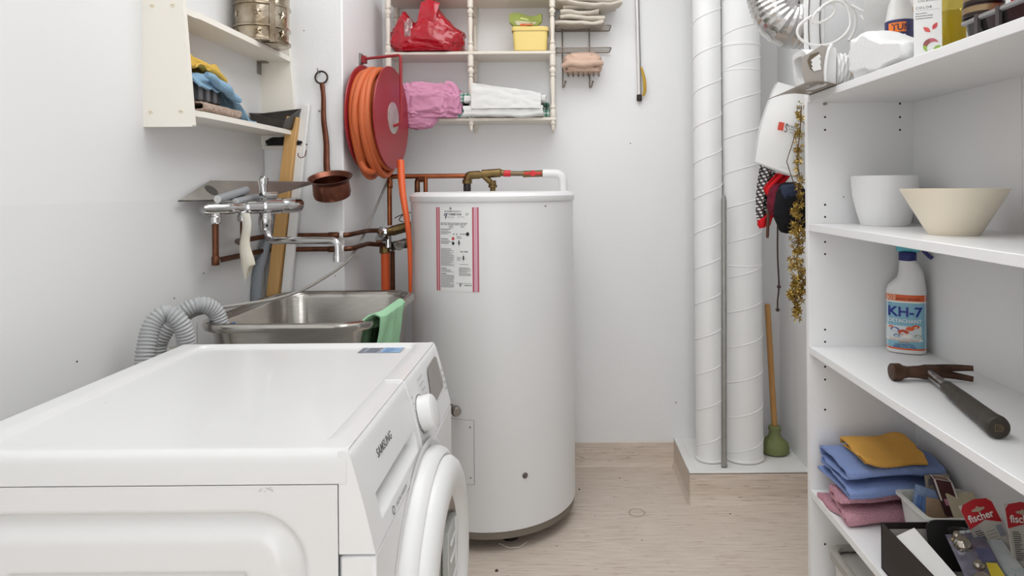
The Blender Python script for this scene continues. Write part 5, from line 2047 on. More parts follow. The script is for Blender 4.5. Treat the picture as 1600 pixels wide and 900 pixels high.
# clear packets
th, fn = card('bulb_packet', 'clear packet with shiny metal fittings and a yellow mark in the black box', 'packet', (.668, 1.055, zt - .012), (.28, 1, .12), (1, -.25, .22), .20, .062, .003, mat('silver_blister', (150, 148, 162), .18, .3, var=(50, .6, (92, 88, 104))))
mb = MB()
for u, v, r, hh in ((.165, .020, .016, .013), (.188, .018, .009, .010), (.06, .022, .020, .016), (.035, .026, .012, .012), (.105, .028, .010, .010)):
    nn = fn(0, 0, 1) - fn(0, 0, 0)
    mb.lathe([(r, 0), (r * .95, hh * .5), (r * .55, hh), (0, hh)], 14, M=axis(fn(u, v, .001), nn))
mb.build('fitting', mat('shiny_fitting', (196, 186, 172), .15, 1.0), th)
mb = MB()
nn = fn(0, 0, 1) - fn(0, 0, 0)
for pts, mm in (([(.15, .012), (.185, .006), (.195, .024), (.17, .034), (.15, .028)], 0), ([(.075, .038), (.115, .042), (.112, .058), (.08, .06)], 1), ([(.045, .045), (.075, .042), (.078, .060), (.048, .061)], 2), ([(.0, .034), (.044, .040), (.044, .061), (.0, .061)], 3), ([(.008, .044), (.024, .044), (.016, .056)], 1), ([(.118, .036), (.155, .036), (.155, .06), (.118, .06)], 4)):
    mb.raw([fn(u, v, .0012) for u, v in pts], [list(range(len(pts)))], mm)
mb.build('print', [mat('print_amber', (246, 200, 110), .35), mat('print_yellow', (232, 206, 60), .35), mat('print_sky', (96, 176, 204), .35), mat('print_navy', (38, 46, 92), .35), mat('print_slate', (92, 96, 128), .35)], th)
MB().sheet(lambda a, b: fn(.004 + .19 * a, .004 + .054 * b, .016 + .004 * sin(pi * a * 3) + .003 * sin(b * 7)), 24, 10, .0008).build('film', CLEAR, th)
th, fn = card('blister_card', 'white blister card with teal print leaning in the black box', 'packet', (.715, 1.055, zt - .008), (.18, 1, .12), (1, -.22, .14), .20, .060, .003, mat('pale_blister', (206, 210, 210), .2, var=(24, .4, (180, 190, 192))))
mb = MB()
rr = random.Random(5)
for k in range(60):
    u, v = .01 + .08 * rr.random(), .022 + .036 * rr.random()
    mb.quad(fn(u, v, .0012), fn(u + .003, v, .0012), fn(u + .003, v + .0016, .0012), fn(u, v + .0016, .0012))
mb.build('print', mat('teal_print', (110, 176, 180), .35), th)
mb = MB()
for u, v in ((.182, .015), (.186, .042)):
    mb.lathe([(.011, 0), (.010, .006), (.004, .008), (0, .008)], 14, M=axis(fn(u, v, .001), nn))
mb.build('bubble', CLEAR, th)


# hardware cards with red headers
def hang_card(org, ux, uy, w, h, label, full=True):
    th, fn = card('hang_card', label, 'packet', org, ux, uy, w, h, .002, mat('card_grey', (206, 200, 190), .5))
    mb = MB()
    top = [(0, h * .62), (w * .55, h * .70), (w, h * .60), (w, h * .92), (w * .88, h), (w * .5, h * 1.04), (w * .12, h), (0, h * .92)]
    mb.raw([fn(u, v, .0006) for u, v in top], [list(range(len(top)))], 0)
    # euro hole
    hole = [(w * .30, h * .86), (w * .42, h * .85), (w * .5, h * .83), (w * .58, h * .85), (w * .70, h * .86), (w * .70, h * .89), (w * .56, h * .90), (w * .5, h * .93), (w * .44, h * .90), (w * .30, h * .89)]
    mb.raw([fn(u, v, .0010) for u, v in hole], [list(range(len(hole)))], 1)
    mb.build('header', [mat('header_red', (196, 34, 44), .4), mat('hole_beige', (190, 172, 150), .7)], th)
    mb = MB()
    put(mb, txt('fischer', w * .30, .02, 'CENTER', .98), lambda u, v: fn(w * .48 + u, h * .715 + v, .0014), 0)
    text_lines(mb, lambda u, v: fn(u, v, .0012), w * .10, w * .34, h * .56, h * .032, 14, h * .014, 1, 3)
    text_lines(mb, lambda u, v: fn(u, v, .0012), w * .42, w * .72, h * .52, h * .050, 6, h * .010, 2, 4)
    mb.quad(fn(w * .76, h * .40, .0012), fn(w * .94, h * .40, .0012), fn(w * .94, h * .58, .0012), fn(w * .76, h * .58, .0012), 3)
    mb.build('print', [mat('print_white', (244, 240, 236), .4), mat('print_dark', (70, 70, 70), .5), mat('print_mid', (140, 138, 134), .5), mat('print_patch', (150, 154, 166), .4)], th)
    return th, fn


hang_card(P(1546, 890, 1.20), (1, -.10, .36), (-.40, .45, 1), .058, .108, 'hardware card with a red header leaning at the back of the black box')
th, fn = hang_card(P(1585, 890, 1.155), (1, -.05, -.02), (.02, .30, 1), .058, .105, 'hardware card with a red header and yellow strip by the picture edge')
mb = MB()
mb.quad(fn(.026, .0, .0016), fn(.056, .0, .0016), fn(.056, .045, .0016), fn(.026, .038, .0016))
mb.build('strip', mat('strip_yellow', (224, 200, 44), .4), th)

# ---- lidded box and bits on the bottom shelf
z = SHZ[4]
t = thing('storage_box', 'white storage box with a grey rim standing on the bottom shelf', 'box', (.74, 1.53, z))
q = P(1270, 888, 1.56)
ztop = P(1300, 888, 1.50).z
mb = MB()
lo = lambda d, zz, r=.03: rrect(.640 + d, .775 - d, 1.43 + d, 1.605 - d, r, zz, 6)
loops(mb, [lo(.02, z + .001), lo(.008, ztop - .02)], cap0=True, cap1=True)
mb.build('bin', mat('box_white', (222, 220, 216), .5), t)
mb = MB()
loops(mb, [lo(.008, ztop - .025), lo(0, ztop - .022), lo(0, ztop - .004), lo(.006, ztop), lo(.014, ztop - .001), lo(.014, ztop - .012)])
mb.build('rim', mat('rim_grey', (168, 164, 156), .5), t)
tag(MB().box(.79, .86, 1.44, 1.60, z + .001, ztop - .012, bev=.003).build('green_carton', mat('green_carton', (92, 116, 60), .5, var=(30, .5, (160, 96, 54)))), 'dark green carton beside the storage box on the bottom shelf', 'carton')
# ------------------------------------------------------------------ top shelf of the unit
z = SHZ[0]
# white holder with a grey mouth stuffed with paper
t = thing('paper_holder', 'white plastic holder with a grey open end stuffed with paper', 'holder', (.60, 1.52, z + .004))
hx0, hx1, hy0, hy1 = .570, .634, 1.505, 1.605
hb = z + .004
mb = MB()
for k, (e, mm) in enumerate(((0, 0),)):
    pass
prof = [(hy0 + .006, hb), (hy1 - .02, hb), (hy1, hb + .02), (hy1, hb + .10), (hy1 - .015, hb + .122), (hy0 + .03, hb + .126), (hy0 + .004, hb + .118), (hy0, hb + .10)]
mb.prism(prof, hx0 + .022, hx1, lambda u, v, w: Vector((w, u, v)))
mb.build('case', ENAM2, t)
# grey collar towards the room, bowed edge
cyy, czz = (hy0 + hy1) / 2, hb + .062


def col_loop(x, s, dz=0):
    out = []
    for k in range(24):
        a = 2 * pi * k / 24
        yy_ = (hy1 - hy0) / 2 * s * math.copysign(abs(cos(a)) ** .5, cos(a))
        zz_ = .058 * s * math.copysign(abs(sin(a)) ** .5, sin(a))
        out.append(Vector((x - .008 * sin(a) + dz, cyy + yy_, czz + zz_)))
    return out


mb = MB()
loops(mb, [col_loop(hx0 + .024, 1.0), col_loop(hx0 + .004, 1.0), col_loop(hx0, .96), col_loop(hx0 + .001, .66), col_loop(hx0 + .02, .62)], cap1=True)
mat('warm_grey_plastic', (168, 161, 154), .5)
mb.build('mouth', ENAM2, t)
mb = MB()
for yf in (hy0 - .001,):
    pass
# near face, seen from the camera: grey front piece with a ragged opening
gy = hy0 - .002
fz = lambda v: hb + v
gp1 = [(.562, .008), (.600, .0), (.604, .06), (.612, .120), (.600, .126), (.566, .096), (.556, .09), (.556, .05)]
mb.prism(gp1, gy, gy + .006, lambda u, v, w: Vector((u, w, fz(v))))
mb.build('grey_front', MATS['warm_grey_plastic'], t)
mb = MB()
mb.raw([Vector((u, gy - .0008, fz(v))) for u, v in [(.566, .075), (.572, .094), (.592, .104), (.598, .092), (.590, .07), (.578, .045), (.572, .050)]], [list(range(7))])
mb.build('opening', mat('opening_brown', (110, 98, 82), .8), t)
mb = MB()
for k in range(3):
    mb.raw([Vector((u, gy - .0016 - .0008 * k, fz(v))) for u, v in [(.574, .078 - .012 * k), (.594, .098 - .016 * k), (.597, .088 - .02 * k), (.580, .062 - .01 * k)]], [[0, 1, 2, 3]])
mb.build('paper_wad', PAPER, t)
MB().tube(spline([(.607, gy - .002, fz(.0)), (.606, gy - .004, fz(.05)), (.612, gy - .004, fz(.10)), (.622, gy - .002, fz(.127))], 6), .0042, 8).build('white_rim', ENAM2, t)
t.scale = (1, 1, .72)
# thin curled sheet it stands on
mb = MB()


def sheet(a, b):
    x = .520 + .135 * a
    y = 1.485 + .165 * b
    zz_ = z + .0018
    if a < .78:
        k = (.78 - a) / .78
        zz_ += -.012 * k * k + .010 * sin(k * pi) * (1 - b * .4)
    return (x, y, zz_)


mb.sheet(sheet, 24, 10, .0016)
tag(mb.build('curled_sheet', mat('curled_brown', (158, 148, 138), .35, .2, var=(12, .5, (132, 120, 110)))), 'curled grey-brown sheet sticking out under the white holder', 'sheet')

# pleated white roll of tissue behind it
mb = MB()
c = P(1322, 105, 1.47)


def tissue(a, b):
    an = 2 * pi * b
    rr = .034 + .002 * sin(an * 9 + a * 20) + .002 * sin(a * 30 + an * 2)
    if a > .5:
        rr *= 1 - .25 * (a - .5)
    return (.636 + .040 * a, 1.52 + rr * .62 * cos(an), z + .0395 + rr * 1.08 * sin(an))


mb.grid(tissue, 30, 60)
mb.raw([tissue(0, k / 60) for k in range(60)], [list(range(60))])
mb.lathe([(.030, 0), (.014, .002), (.014, .01), (0, .01)], 40, M=axis((.665, 1.52, z + .0395), (1, 0, 0)) @ Matrix.Diagonal((1.05, .6, 1, 1)))
tag(mb.build('tissue_roll', PAPER, sharp=60), 'pleated white paper roll between the holder and the white pouch', 'paper roll')

# white cotton drawstring pouch
mb = MB()
pc = Vector((.672, 1.345, z))
WCOT = mat('white_cotton', (228, 228, 228), .85, bump=(130, .12))


def pouch(a, b):
    # a along Y from the gathered mouth (far) to the near end
    an = 2 * pi * b
    y = 1.475 - .27 * a
    w = .014 + .040 * smooth(a / .25) + .008 * smooth((a - .3) / .3)
    h = .016 + .034 * smooth(a / .22) - .030 * smooth((a - .30) / .6)
    gather = (1 - smooth(a / .3))
    w *= 1 + .22 * gather * sin(an * 11)
    h *= 1 + .22 * gather * sin(an * 11)
    if a > .93:
        k = max(0.0, 1 - ((a - .93) / .07) ** 2)
        w *= .15 + .85 * math.sqrt(k)
        h *= .15 + .85 * math.sqrt(k)
    cs, sn = cos(an), sin(an)
    p = Vector((pc.x + w * math.copysign(abs(cs) ** .8, cs), y, z + .048 - .026 * smooth((a - .30) / .6) + h * math.copysign(abs(sn) ** .8, sn)))
    f = fbm(p * 16 + Vector((3, 1, 7)), 3)
    p += Vector((cs, 0, sn)) * .007 * f
    p.z = max(p.z, z + .002)
    p.x = max(p.x, BX0 + .004)
    return p


mb.grid(pouch, 60, 72)
t = thing('cotton_pouch', 'white cotton drawstring pouch lying along the top shelf edge', 'pouch', tuple(pc))
mb.build('bag', WCOT, t, sharp=80)
MB().tube(spline([(pc.x - .02, 1.46, z + .06), (pc.x - .028, 1.452, z + .04), (pc.x - .026, 1.455, z + .02), (pc.x - .02, 1.462, z + .035)], 6), .0035, 8).build('cord_knot', mat('beige_cord', (196, 182, 156), .9), t)
# carrying flap end behind the navy bottle
# large white plastic bag standing behind
mb = MB()


def bagf(a, b):
    x = .700 + .14 * a
    y = 1.505 - .10 * a + .020 * sin(b * 5 + a * 3)
    zz_ = z + .002 + .26 * b
    p = Vector((x, y, zz_))
    return p + Vector((.006, .016, 0)) * fbm(p * 14, 2)


mb.sheet(bagf, 30, 30, .022)
tag(mb.build('white_bag', mat('white_film', (222, 221, 219), .35, trans=.1, bump=(14, .3)), sharp=80), 'large white plastic bag standing behind the cotton pouch', 'bag')
# folded cord organiser and cable loops
t = thing('cable_bundle', 'looped white electrical cable hanging over a white plug strip', 'cable', (.66, 1.61, z + .002))
WCAB = mat('white_cable', (232, 230, 226), .4)
q0 = Vector((P(1265, 40, 1.57).x, 1.575, 0))
mb = MB()
pz0 = P(1280, 68, 1.585).z
x0_, x1_ = P(1268, 40, 1.585).x, P(1296, 40, 1.585).x
mb.box(x0_, x1_, 1.608, 1.625, z + .002, z + .28, bev=.005, seg=3)
mb.build('plug_strip', ENAM2, t)
for px in (1269, 1287):
    xx = P(px, 40, 1.583).x
    MB().tube(spline([(xx + .003, 1.606, z + .10), (xx, 1.606, z + .15), (xx + .001, 1.606, z + .20), (xx + .004, 1.606, z + .24)], 6), .0016, 8).build('dark_lead', mat('grey_lead', (110, 106, 100), .5), t)
Yl = 1.555
loop1 = [P(1268, 25, Yl), P(1249, 40, Yl), P(1247, 56, Yl), P(1262, 68, Yl), P(1284, 71, Yl), P(1304, 66, Yl), P(1322, 52, Yl), P(1329, 34, Yl), P(1322, 10, Yl), P(1306, 1, Yl), P(1288, 8, Yl), P(1278, 18, Yl)]
MB().tube(spline(loop1, 8), .0034, 10).build('cable_loop', WCAB, t)
loop2 = [P(1318, -4, Yl + .01), P(1332, 12, Yl + .01), P(1337, 32, Yl + .01), P(1334, 50, Yl + .01), P(1326, 64, Yl + .01)]
MB().tube(spline(loop2, 8), .0038, 10).build('cable_loop', WCAB, t)
loop3 = [P(1270, 36, Yl + .005), P(1282, 35, Yl + .005), P(1299, 26, Yl + .005), P(1306, 12, Yl + .005), P(1300, 5, Yl + .005), P(1286, 10, Yl + .005), P(1272, 24, Yl + .005), P(1270, 36, Yl + .005)]
MB().tube(spline(loop3, 8), .0032, 10).build('cable_loop', WCAB, t)
loop4 = [P(1331, 8, Yl), P(1345, 16, Yl - .01), P(1360, 24, Yl - .02), P(1370, 33, Yl - .03), P(1366, 40, Yl - .03), P(1356, 38, Yl - .03), P(1345, 24, Yl - .02)]
MB().tube(spline(loop4, 8), .0030, 10).build('cable_loop', WCAB, t)

# bottle with a navy label
c = Vector((.716, 1.385, z))
t = thing('navy_label_bottle', 'white bottle with a navy and orange label behind the cotton pouch', 'bottle', tuple(c))
MB().lathe([(0, .001), (.026, .001), (.0285, .004), (.0285, .118), (.0265, .122), (.022, .150), (.014, .172), (.011, .180), (.011, .20), (0, .2)], 36, M=Matrix.Translation(c)).build('body', mat('bottle_grey_white', (214, 212, 208), .35, trans=.1), t)


def nb(a, v, e=.0006):
    return Vector((c.x + (.0285 + e) * sin(R(a)), c.y - (.0285 + e) * cos(R(a)), z + v))


mb = MB()
n = 24
mb.raw([nb(-110 + 220 * i / n, v) for i in range(n + 1) for v in (.02, .116)], [[2 * i, 2 * i + 2, 2 * i + 3, 2 * i + 1] for i in range(n)])
lb = mb.build('label', mat('label_navy', (48, 48, 92), .35), t)
mb = MB()
n = 8
mb.raw([nb(-72 + 68 * i / n, v, .001) for i in range(n + 1) for v in (.090, .110)], [[2 * i, 2 * i + 2, 2 * i + 3, 2 * i + 1] for i in range(n)], 0)
put(mb, txt('TUN', .019, .02, 'LEFT', .9), lambda u, v: nb(-58 + u / .0285 * 57.3, .0935 + v, .0014), 1)
put(mb, txt('TEC', .016, .02, 'LEFT', .95), lambda u, v: nb(-60 + u / .0285 * 57.3, .0735 + v, .0014), 2)
mb.build('lettering', [mat('panel_orange', (232, 124, 44), .35), mat('print_purple', (58, 36, 66), .35), PAPER], lb)
# small bottle tucked next to it
c2 = Vector((.752, 1.40, z))
tag(MB().lathe([(0, .001), (.014, .001), (.016, .004), (.016, .10), (.012, .118), (.008, .122), (.008, .15), (0, .15)], 20, M=Matrix.Translation(c2)).build('small_bottle', mat('beige_print_bottle', (226, 208, 182), .4, var=(50, .5, (206, 150, 96)))), 'small beige patterned bottle between the navy bottle and the white carton', 'bottle')

# white carton with leaf emblem
x0, x1, y0, y1 = .632, .6755, 1.175, 1.205
t = thing('leaf_carton', 'tall white hair colour carton with a colourful leaf emblem', 'carton', (.654, 1.19, z))
cu, cv_ = Vector((.874, -.486, 0)), Vector((.486, .874, 0))
c0_ = Vector((x0, y0, 0))
mb = MB()
mb.prism([(0, 0), (.0435, 0), (.0435, .028), (0, .028)], z + .001, z + .17, lambda u, v, w: c0_ + cu * u + cv_ * v + Vector((0, 0, w)))
mb.build('box', PAPER, t)
fc = lambda u, v: c0_ + cu * u - cv_ * .0008 + Vector((0, 0, z + v - .009))
mb = MB()
put(mb, txt('COLAMARS', .0052, .0, 'CENTER', 1.0, 1.25), lambda u, v: fc(.0225 + u, .1065 + v), 0)
put(mb, txt('COLOR', .0062, .0, 'CENTER', 1.0, 1.3), lambda u, v: fc(.016 + u, .0945 + v), 0)
mb.quad(fc(.003, .0915), fc(.040, .0915), fc(.040, .0918), fc(.003, .0918), 1)
text_lines(mb, fc, .003, .030, .086, .0045, 3, .0012, 1, 8)


def leaf(u, v, L, w, ang, m):
    a = R(ang)
    pts = []
    for k in range(9):
        s = k / 8
        pts.append((L * s, w * sin(pi * s)))
    for k in range(7, 0, -1):
        s = k / 8
        pts.append((L * s, -w * sin(pi * s)))
    mb.raw([fc(u + x * cos(a) - y * sin(a), v + x * sin(a) + y * cos(a)) for x, y in pts], [list(range(len(pts)))], m)


leaf(.026, .052, .015, .0035, 138, 2)
leaf(.029, .056, .014, .0035, 58, 3)
for k in range(10):      # the leafy figure: two bowed blades
    s = k / 10
    s2 = (k + 1) / 10
    for r0, r1, cx_, cy_, off, m0 in ((.011, .019, .031, .024, 0, 4),):
        A0, A1 = R(205 - 150 * s), R(205 - 150 * s2)
        w0, w1 = r0 + (r1 - r0) * sin(pi * s * .9 + .2), r0 + (r1 - r0) * sin(pi * s2 * .9 + .2)
        mb.raw([fc(min(cx_ + r0 * cos(A0), .043), cy_ + r0 * sin(A0)), fc(min(cx_ + r0 * cos(A1), .043), cy_ + r0 * sin(A1)), fc(min(cx_ + w1 * cos(A1), .043), cy_ + w1 * sin(A1)), fc(min(cx_ + w0 * cos(A0), .043), cy_ + w0 * sin(A0))], [[0, 1, 2, 3]], 4 if k < 3 else 5 if k < 6 else 6)
leaf(.013, .004, .017, .0042, 32, 7)
leaf(.027, .012, .016, .0042, 28, 8)
leaf(.030, .022, .013, .0034, 20, 4)
mb.build('print', [INK, GREYINK, mat('leaf_coral', (220, 92, 88), .5), mat('leaf_red', (206, 70, 74), .5), mat('leaf_lime', (150, 186, 76), .5), mat('leaf_plum', (150, 84, 80), .5), mat('leaf_rose', (196, 100, 116), .5), mat('leaf_olive', (116, 108, 70), .5), mat('leaf_teal', (84, 180, 188), .5)], t)
# bottle of yellow liquid
x0, x1, y0, y1 = .691, .7255, 1.172, 1.206
t = thing('oil_bottle', 'square clear bottle of yellow oil next to the leaf carton', 'bottle', (.695, 1.19, z))
mb = MB()
mb.box(x0, x1, y0, y1, z + .001, z + .085, bev=.004, seg=3)
mb.build('oil', mat('yellow_oil', (196, 172, 44), .1, trans=.35, ior=1.3), t)
mb = MB()
mb.box(x0, x1, y0, y1, z + .0855, z + .14, bev=.004, seg=3)
mb.build('clear_upper', mat('yellowish_glass', (224, 208, 110), .08, trans=.6, ior=1.25), t)

# black food container with grey lid, and tins on it
x0, x1, y0, y1 = .656, .80, .895, 1.088
t = thing('black_container', 'black plastic container with a grey clip lid at the shelf front', 'container', (.72, .99, z))
mb = MB()
lo = lambda d, zz, r=.02: rrect(x0 + d, x1 - d, y0 + d, y1 - d, r, zz, 5)
loops(mb, [lo(.008, z + .001), lo(.004, z + .032)], cap0=True, cap1=True)
mb.build('tub', mat('black_gloss', (38, 34, 34), .15), t)
mb = MB()
loops(mb, [lo(.003, z + .032), lo(-.001, z + .034), lo(-.001, z + .038), lo(.002, z + .040)], cap0=True, cap1=True)
ld = mb.build('lid', mat('grey_lid', (150, 148, 148), .3), t)
for yc in (1.035, .985):
    MB().prism([(x0 - .0025, z + .041), (x0 + .004, z + .041), (x0 + .004, z + .037), (x0 + .002, z + .012), (x0 - .002, z + .010)], yc - .004, yc + .004, lambda u, v, w: Vector((u, w, v))).build('clip', mat('clip_dark', (74, 70, 70), .3), ld)
zz = z + .0405
for k in range(4):
    c = Vector((.680 + .0015 * (k % 2), 1.058, zz + .0195 * k))
    lab_ = ['lowest', 'second', 'third', 'topmost'][k]
    t = thing('round_tin', f'flat round brown and gold tin, {lab_} in the stack on the black container', 'tin', tuple(c), 'stack of round tins')
    MB().lathe([(0, 0), (.028, 0), (.0290, .001), (.0290, .006), (.0282, .007)], 32, M=Matrix.Translation(c)).build('base', mat('tin_dark', (48, 36, 32), .3, .4), t)
    MB().lathe([(.0288, .007), (.0288, .0165)], 32, M=Matrix.Translation(c)).build('band', mat('tin_gold', (150, 128, 96), .35, .6), t)
    MB().lathe([(.0294, .0165), (.0294, .0185), (.0275, .0193), (0, .0193)], 32, M=Matrix.Translation(c)).build('cover', MATS['tin_dark'], t)
    if k == 2:
        mb = MB()
        cf = lambda a, v: Vector((c.x + 0.0292 * sin(R(a)), c.y - .0292 * cos(R(a)), c.z + v))
        for a in range(-60, 30, 6):
            mb.quad(cf(a, .008), cf(a + 2 + (a % 4), .008), cf(a + 2 + (a % 4), .0155), cf(a, .0155), 0)
        mb.build('barcode', INK, t)
# red box and orange thing at the frame edge
tag(MB().box(.702, .765, .965, 1.026, zz, zz + .10, bev=.001).build('red_box', mat('red_card', (214, 36, 40), .4)), 'bright red carton on the black container beside the tins', 'carton')
tag(MB().lathe([(0, 0), (.012, 0), (.013, .002), (.013, .03), (.009, .034), (0, .034)], 20, M=Matrix.Translation((.676, .955, zz))).build('amber_jar', mat('amber', (226, 150, 40), .25)), 'small amber jar in front of the red carton', 'jar')

# ------------------------------------------------------------------ behind the unit's far side panel
# flexible aluminium duct
path = spline([P(1196, -90, 2.02), P(1200, -45, 2.02), P(1207, 0, 2.01), P(1224, 32, 2.0), P(1254, 38, 2.0), P(1290, 34, 2.0), P(1330, 30, 2.0)], 10)
ALU = mat('aluminium_foil', (206, 204, 202), .22, 1.0, bump=(40, .3))
tag(corrugated(MB(), path, .074, .013, .003, 30).build('flexible_duct', ALU, sharp=16), 'shiny flexible aluminium duct bending behind the shelving unit', 'duct')

# hook rail on the back of the side panel, and what hangs there
YP = BY1 + .018
hr = thing('hook_rail', 'white hook strip on the back of the shelving side panel', 'hook rail', (.7, YP, 1.40))
MB().box(.64, .86, YP, YP + .012, 1.385, 1.42, bev=.002).build('rail', ENAM2, hr)
for x in (.66, .70, .75, .80):
    MB().tube(spline([(x, YP + .010, 1.40), (x, YP + .035, 1.395), (x, YP + .05, 1.402), (x, YP + .052, 1.42)], 5), .003, 8).build('hook', DULL, hr)

# white paper carrier bag, tilted
c00, c10, c01, c11 = P(1180, 252, 1.80), P(1262, 282, 1.77), P(1215, 128, 1.80), P(1300, 150, 1.77)
t = thing('paper_bag', 'white paper carrier bag with a red square logo hanging behind the shelving unit', 'bag', tuple((c00 + c10) / 2))


def pb(a, b, e=0.0):
    l = c00.lerp(c01, b)
    r_ = c10.lerp(c11, b)
    # the left outline bows outward
    bow = Vector((-.010, 0, 0)) * sin(pi * b) * (1 - a)
    p = l.lerp(r_, a) + bow
    return Vector((p.x, p.y - .012 * sin(pi * min(1, a)) * sin(pi * b) - e, p.z - .004 * a * (1 - a)))


mb = MB()
mb.sheet(lambda a, b: pb(a, b), 24, 24, .0012)
mb.sheet(lambda a, b: pb(a, b) + Vector((.004, .035 + .01 * sin(pi * a), .0)), 24, 24, .0012)
mb.build('paper_panel', mat('bag_paper', (230, 230, 228), .4), t)
mb = MB()
ud = (c10 - c00).normalized()
vd = (c01 - c00).normalized()
ctr = P(1219, 200, 1.786)
tu = Vector((cos(R(-13)), 0, sin(R(-13))))
tv = Vector((.22, 0, .97))
bfn_ = lambda u, v: Vector((ctr.x, 0, ctr.z)) + tu * u + tv * v + Vector((0, 1.768, 0))
mb.quad(bfn_(-.012, -.009), bfn_(.0035, -.009), bfn_(.0035, .013), bfn_(-.012, .013), 0)
put(mb, txt('Street', .014, .004, 'LEFT', .9), lambda u, v: bfn_(.0065 + u, .0035 + v), 1)
put(mb, txt('S', .032, .0, 'LEFT', .7), lambda u, v: bfn_(.0055 + u, -.011 + v), 1)
put(mb, txt('SHOES', .007, .004, 'LEFT', .9), lambda u, v: bfn_(.017 + u, -.003 + v), 1)
put(mb, txt('ONE', .007, .0, 'LEFT', .9), lambda u, v: bfn_(.021 + u, -.011 + v), 1)
mb.build('logo', [mat('logo_red', (222, 84, 70), .5), mat('logo_grey', (96, 96, 98), .5)], t)
mb = MB()
ct2 = P(1215, 262, 1.79)
put(mb, txt('INTERNET', .006, .0, 'LEFT'), lambda u, v: Vector((ct2.x, 1.772, ct2.z)) + tu * u + tv * v, 2)
put(mb, txt('streetone.com', .0085, .0, 'LEFT'), lambda u, v: Vector((ct2.x - .022, 1.772, ct2.z - .006)) + tu * u + tv * (v - .006), 2)
mb.build('pale_lettering', [MATS['logo_red'], MATS['logo_grey'], mat('logo_pale', (200, 200, 200), .5)], t)
MB().tube(spline([(c01.x + .09, 1.76, c01.z - .03), (.66, YP + .045, 1.402), (.70, YP + .045, 1.402), (c11.x, 1.76, c11.z - .02)], 6), .002, 8).build('bag_handle', PAPER, t)

# hanging clothes: checked apron, red trim, dark caps, straps
CHB = mat('black_white_check', (220, 220, 218), .9)
nt = CHB.node_tree
tc = nt.nodes['Texture Coordinate']
mpp = nt.nodes['Mapping']
mpp.inputs['Rotation'].default_value = (0, R(20), 0)
sxyz = nt.nodes.new('ShaderNodeSeparateXYZ')
nt.links.new(mpp.outputs[0], sxyz.inputs[0])
ad = nt.nodes.new('ShaderNodeMath')
ad.operation = 'ADD'
nt.links.new(stripe(sxyz.outputs['X'], 110, .5), ad.inputs[0])
nt.links.new(stripe(sxyz.outputs['Z'], 110, .5), ad.inputs[1])
dv = nt.nodes.new('ShaderNodeMath')
dv.operation = 'DIVIDE'
dv.inputs[1].default_value = 2
nt.links.new(ad.outputs[0], dv.inputs[0])
rp = nt.nodes.new('ShaderNodeValToRGB')
rp.color_ramp.interpolation = 'CONSTANT'
rp.color_ramp.elements[0].color = lin((226, 224, 220))
rp.color_ramp.elements[1].position = .25
rp.color_ramp.elements[1].color = lin((92, 84, 84))
k = rp.color_ramp.elements.new(.75)
k.color = lin((40, 36, 38))
nt.links.new(dv.outputs[0], rp.inputs[0])
nt.links.new(rp.outputs[0], nt.nodes['Principled BSDF'].inputs['Base Color'])


def drape(pl, Yc, th, wav, m, name, parent, seed=0, n=20):
    """hanging fabric between two outlines given in pixels, with folds in depth"""
    L0 = spline([P(x, y, Yc) for x, y in pl[0]], 8)
    L1 = spline([P(x, y, Yc) for x, y in pl[1]], 8)

    def fn(a, b):
        p = L0[int(round(b * (len(L0) - 1)))].lerp(L1[int(round(b * (len(L1) - 1)))], a)
        return p + Vector((0, wav * sin(a * 11 + seed + b * 2), 0))
    mb = MB().sheet(fn, n, max(len(L0), len(L1)) - 1, th)
    return mb.build(name, m, parent, sharp=80)


t = thing('checked_apron', 'black and white checked apron with red trim hanging below the paper bag', 'apron', tuple(P(1200, 355, 1.87)))
drape([[(1195, 200), (1188, 265), (1184, 300), (1183, 330), (1186, 348)], [(1225, 200), (1218, 262), (1212, 285), (1203, 312), (1204, 334)]], 1.87, .003, .012, CHB, 'fabric', t)
REDC = cloth('red_fabric', (206, 34, 40), (184, 24, 30), 180, .25)
drape([[(1215, 270), (1196, 292), (1196, 300), (1200, 305)], [(1240, 268), (1222, 288), (1210, 298), (1204, 305)]], 1.84, .004, .006, REDC, 'red_trim', t)
drape([[(1186, 345), (1185, 352), (1188, 357)], [(1205, 331), (1205, 340), (1202, 352)]], 1.86, .006, .004, REDC, 'red_hem', t)
drape([[(1204, 300), (1202, 318), (1206, 340)], [(1216, 296), (1213, 318), (1207, 340)]], 1.855, .004, .004, REDC, 'red_hem', t)
mb = MB()
c = P(1222, 297, 1.83)
lump(mb, (c.x, 1.83, c.z - .03), (.034, .03, .044), .12, 2, 3, sub=5, flat=-.9)
tag(mb.build('maroon_hat', cloth('maroon_fabric', (122, 38, 54), (92, 26, 44), 160, .3), sharp=70), 'maroon cloth hat hanging between the apron and the gold garland', 'cap')
mb = MB()
c = P(1236, 308, 1.80)
lump(mb, (c.x, 1.80, c.z - .030), (.042, .03, .066), .07, 1.4, 6, sub=5, flat=-1.5)
tag(mb.build('black_bag', cloth('black_fabric', (30, 29, 32), (22, 21, 24), 160, .3), sharp=70), 'black cloth bag hanging behind the gold garland', 'bag')
mb = MB()
c = P(1234, 290, 1.79)
lump(mb, (c.x, 1.79, c.z - .02), (.026, .02, .022), .1, 1.6, 9, sub=4)
tag(mb.build('navy_cloth', cloth('navy_fabric', (56, 62, 82), (40, 46, 64), 160, .3), sharp=70), 'dark navy cloth just under the paper bag edge', 'cloth')
BRW = mat('brown_leather', (84, 52, 38), .55)
mb = MB()
p0, p1 = P(1202, 300, 1.845), P(1199, 372, 1.845)
mb.tube([p0, p0.lerp(p1, .95), p1], [.0045, .0045, .003], 10, flat=.5)
tag(mb.build('leather_strap', BRW), 'short brown leather strap hanging beside the checked apron', 'strap')
mb = MB()
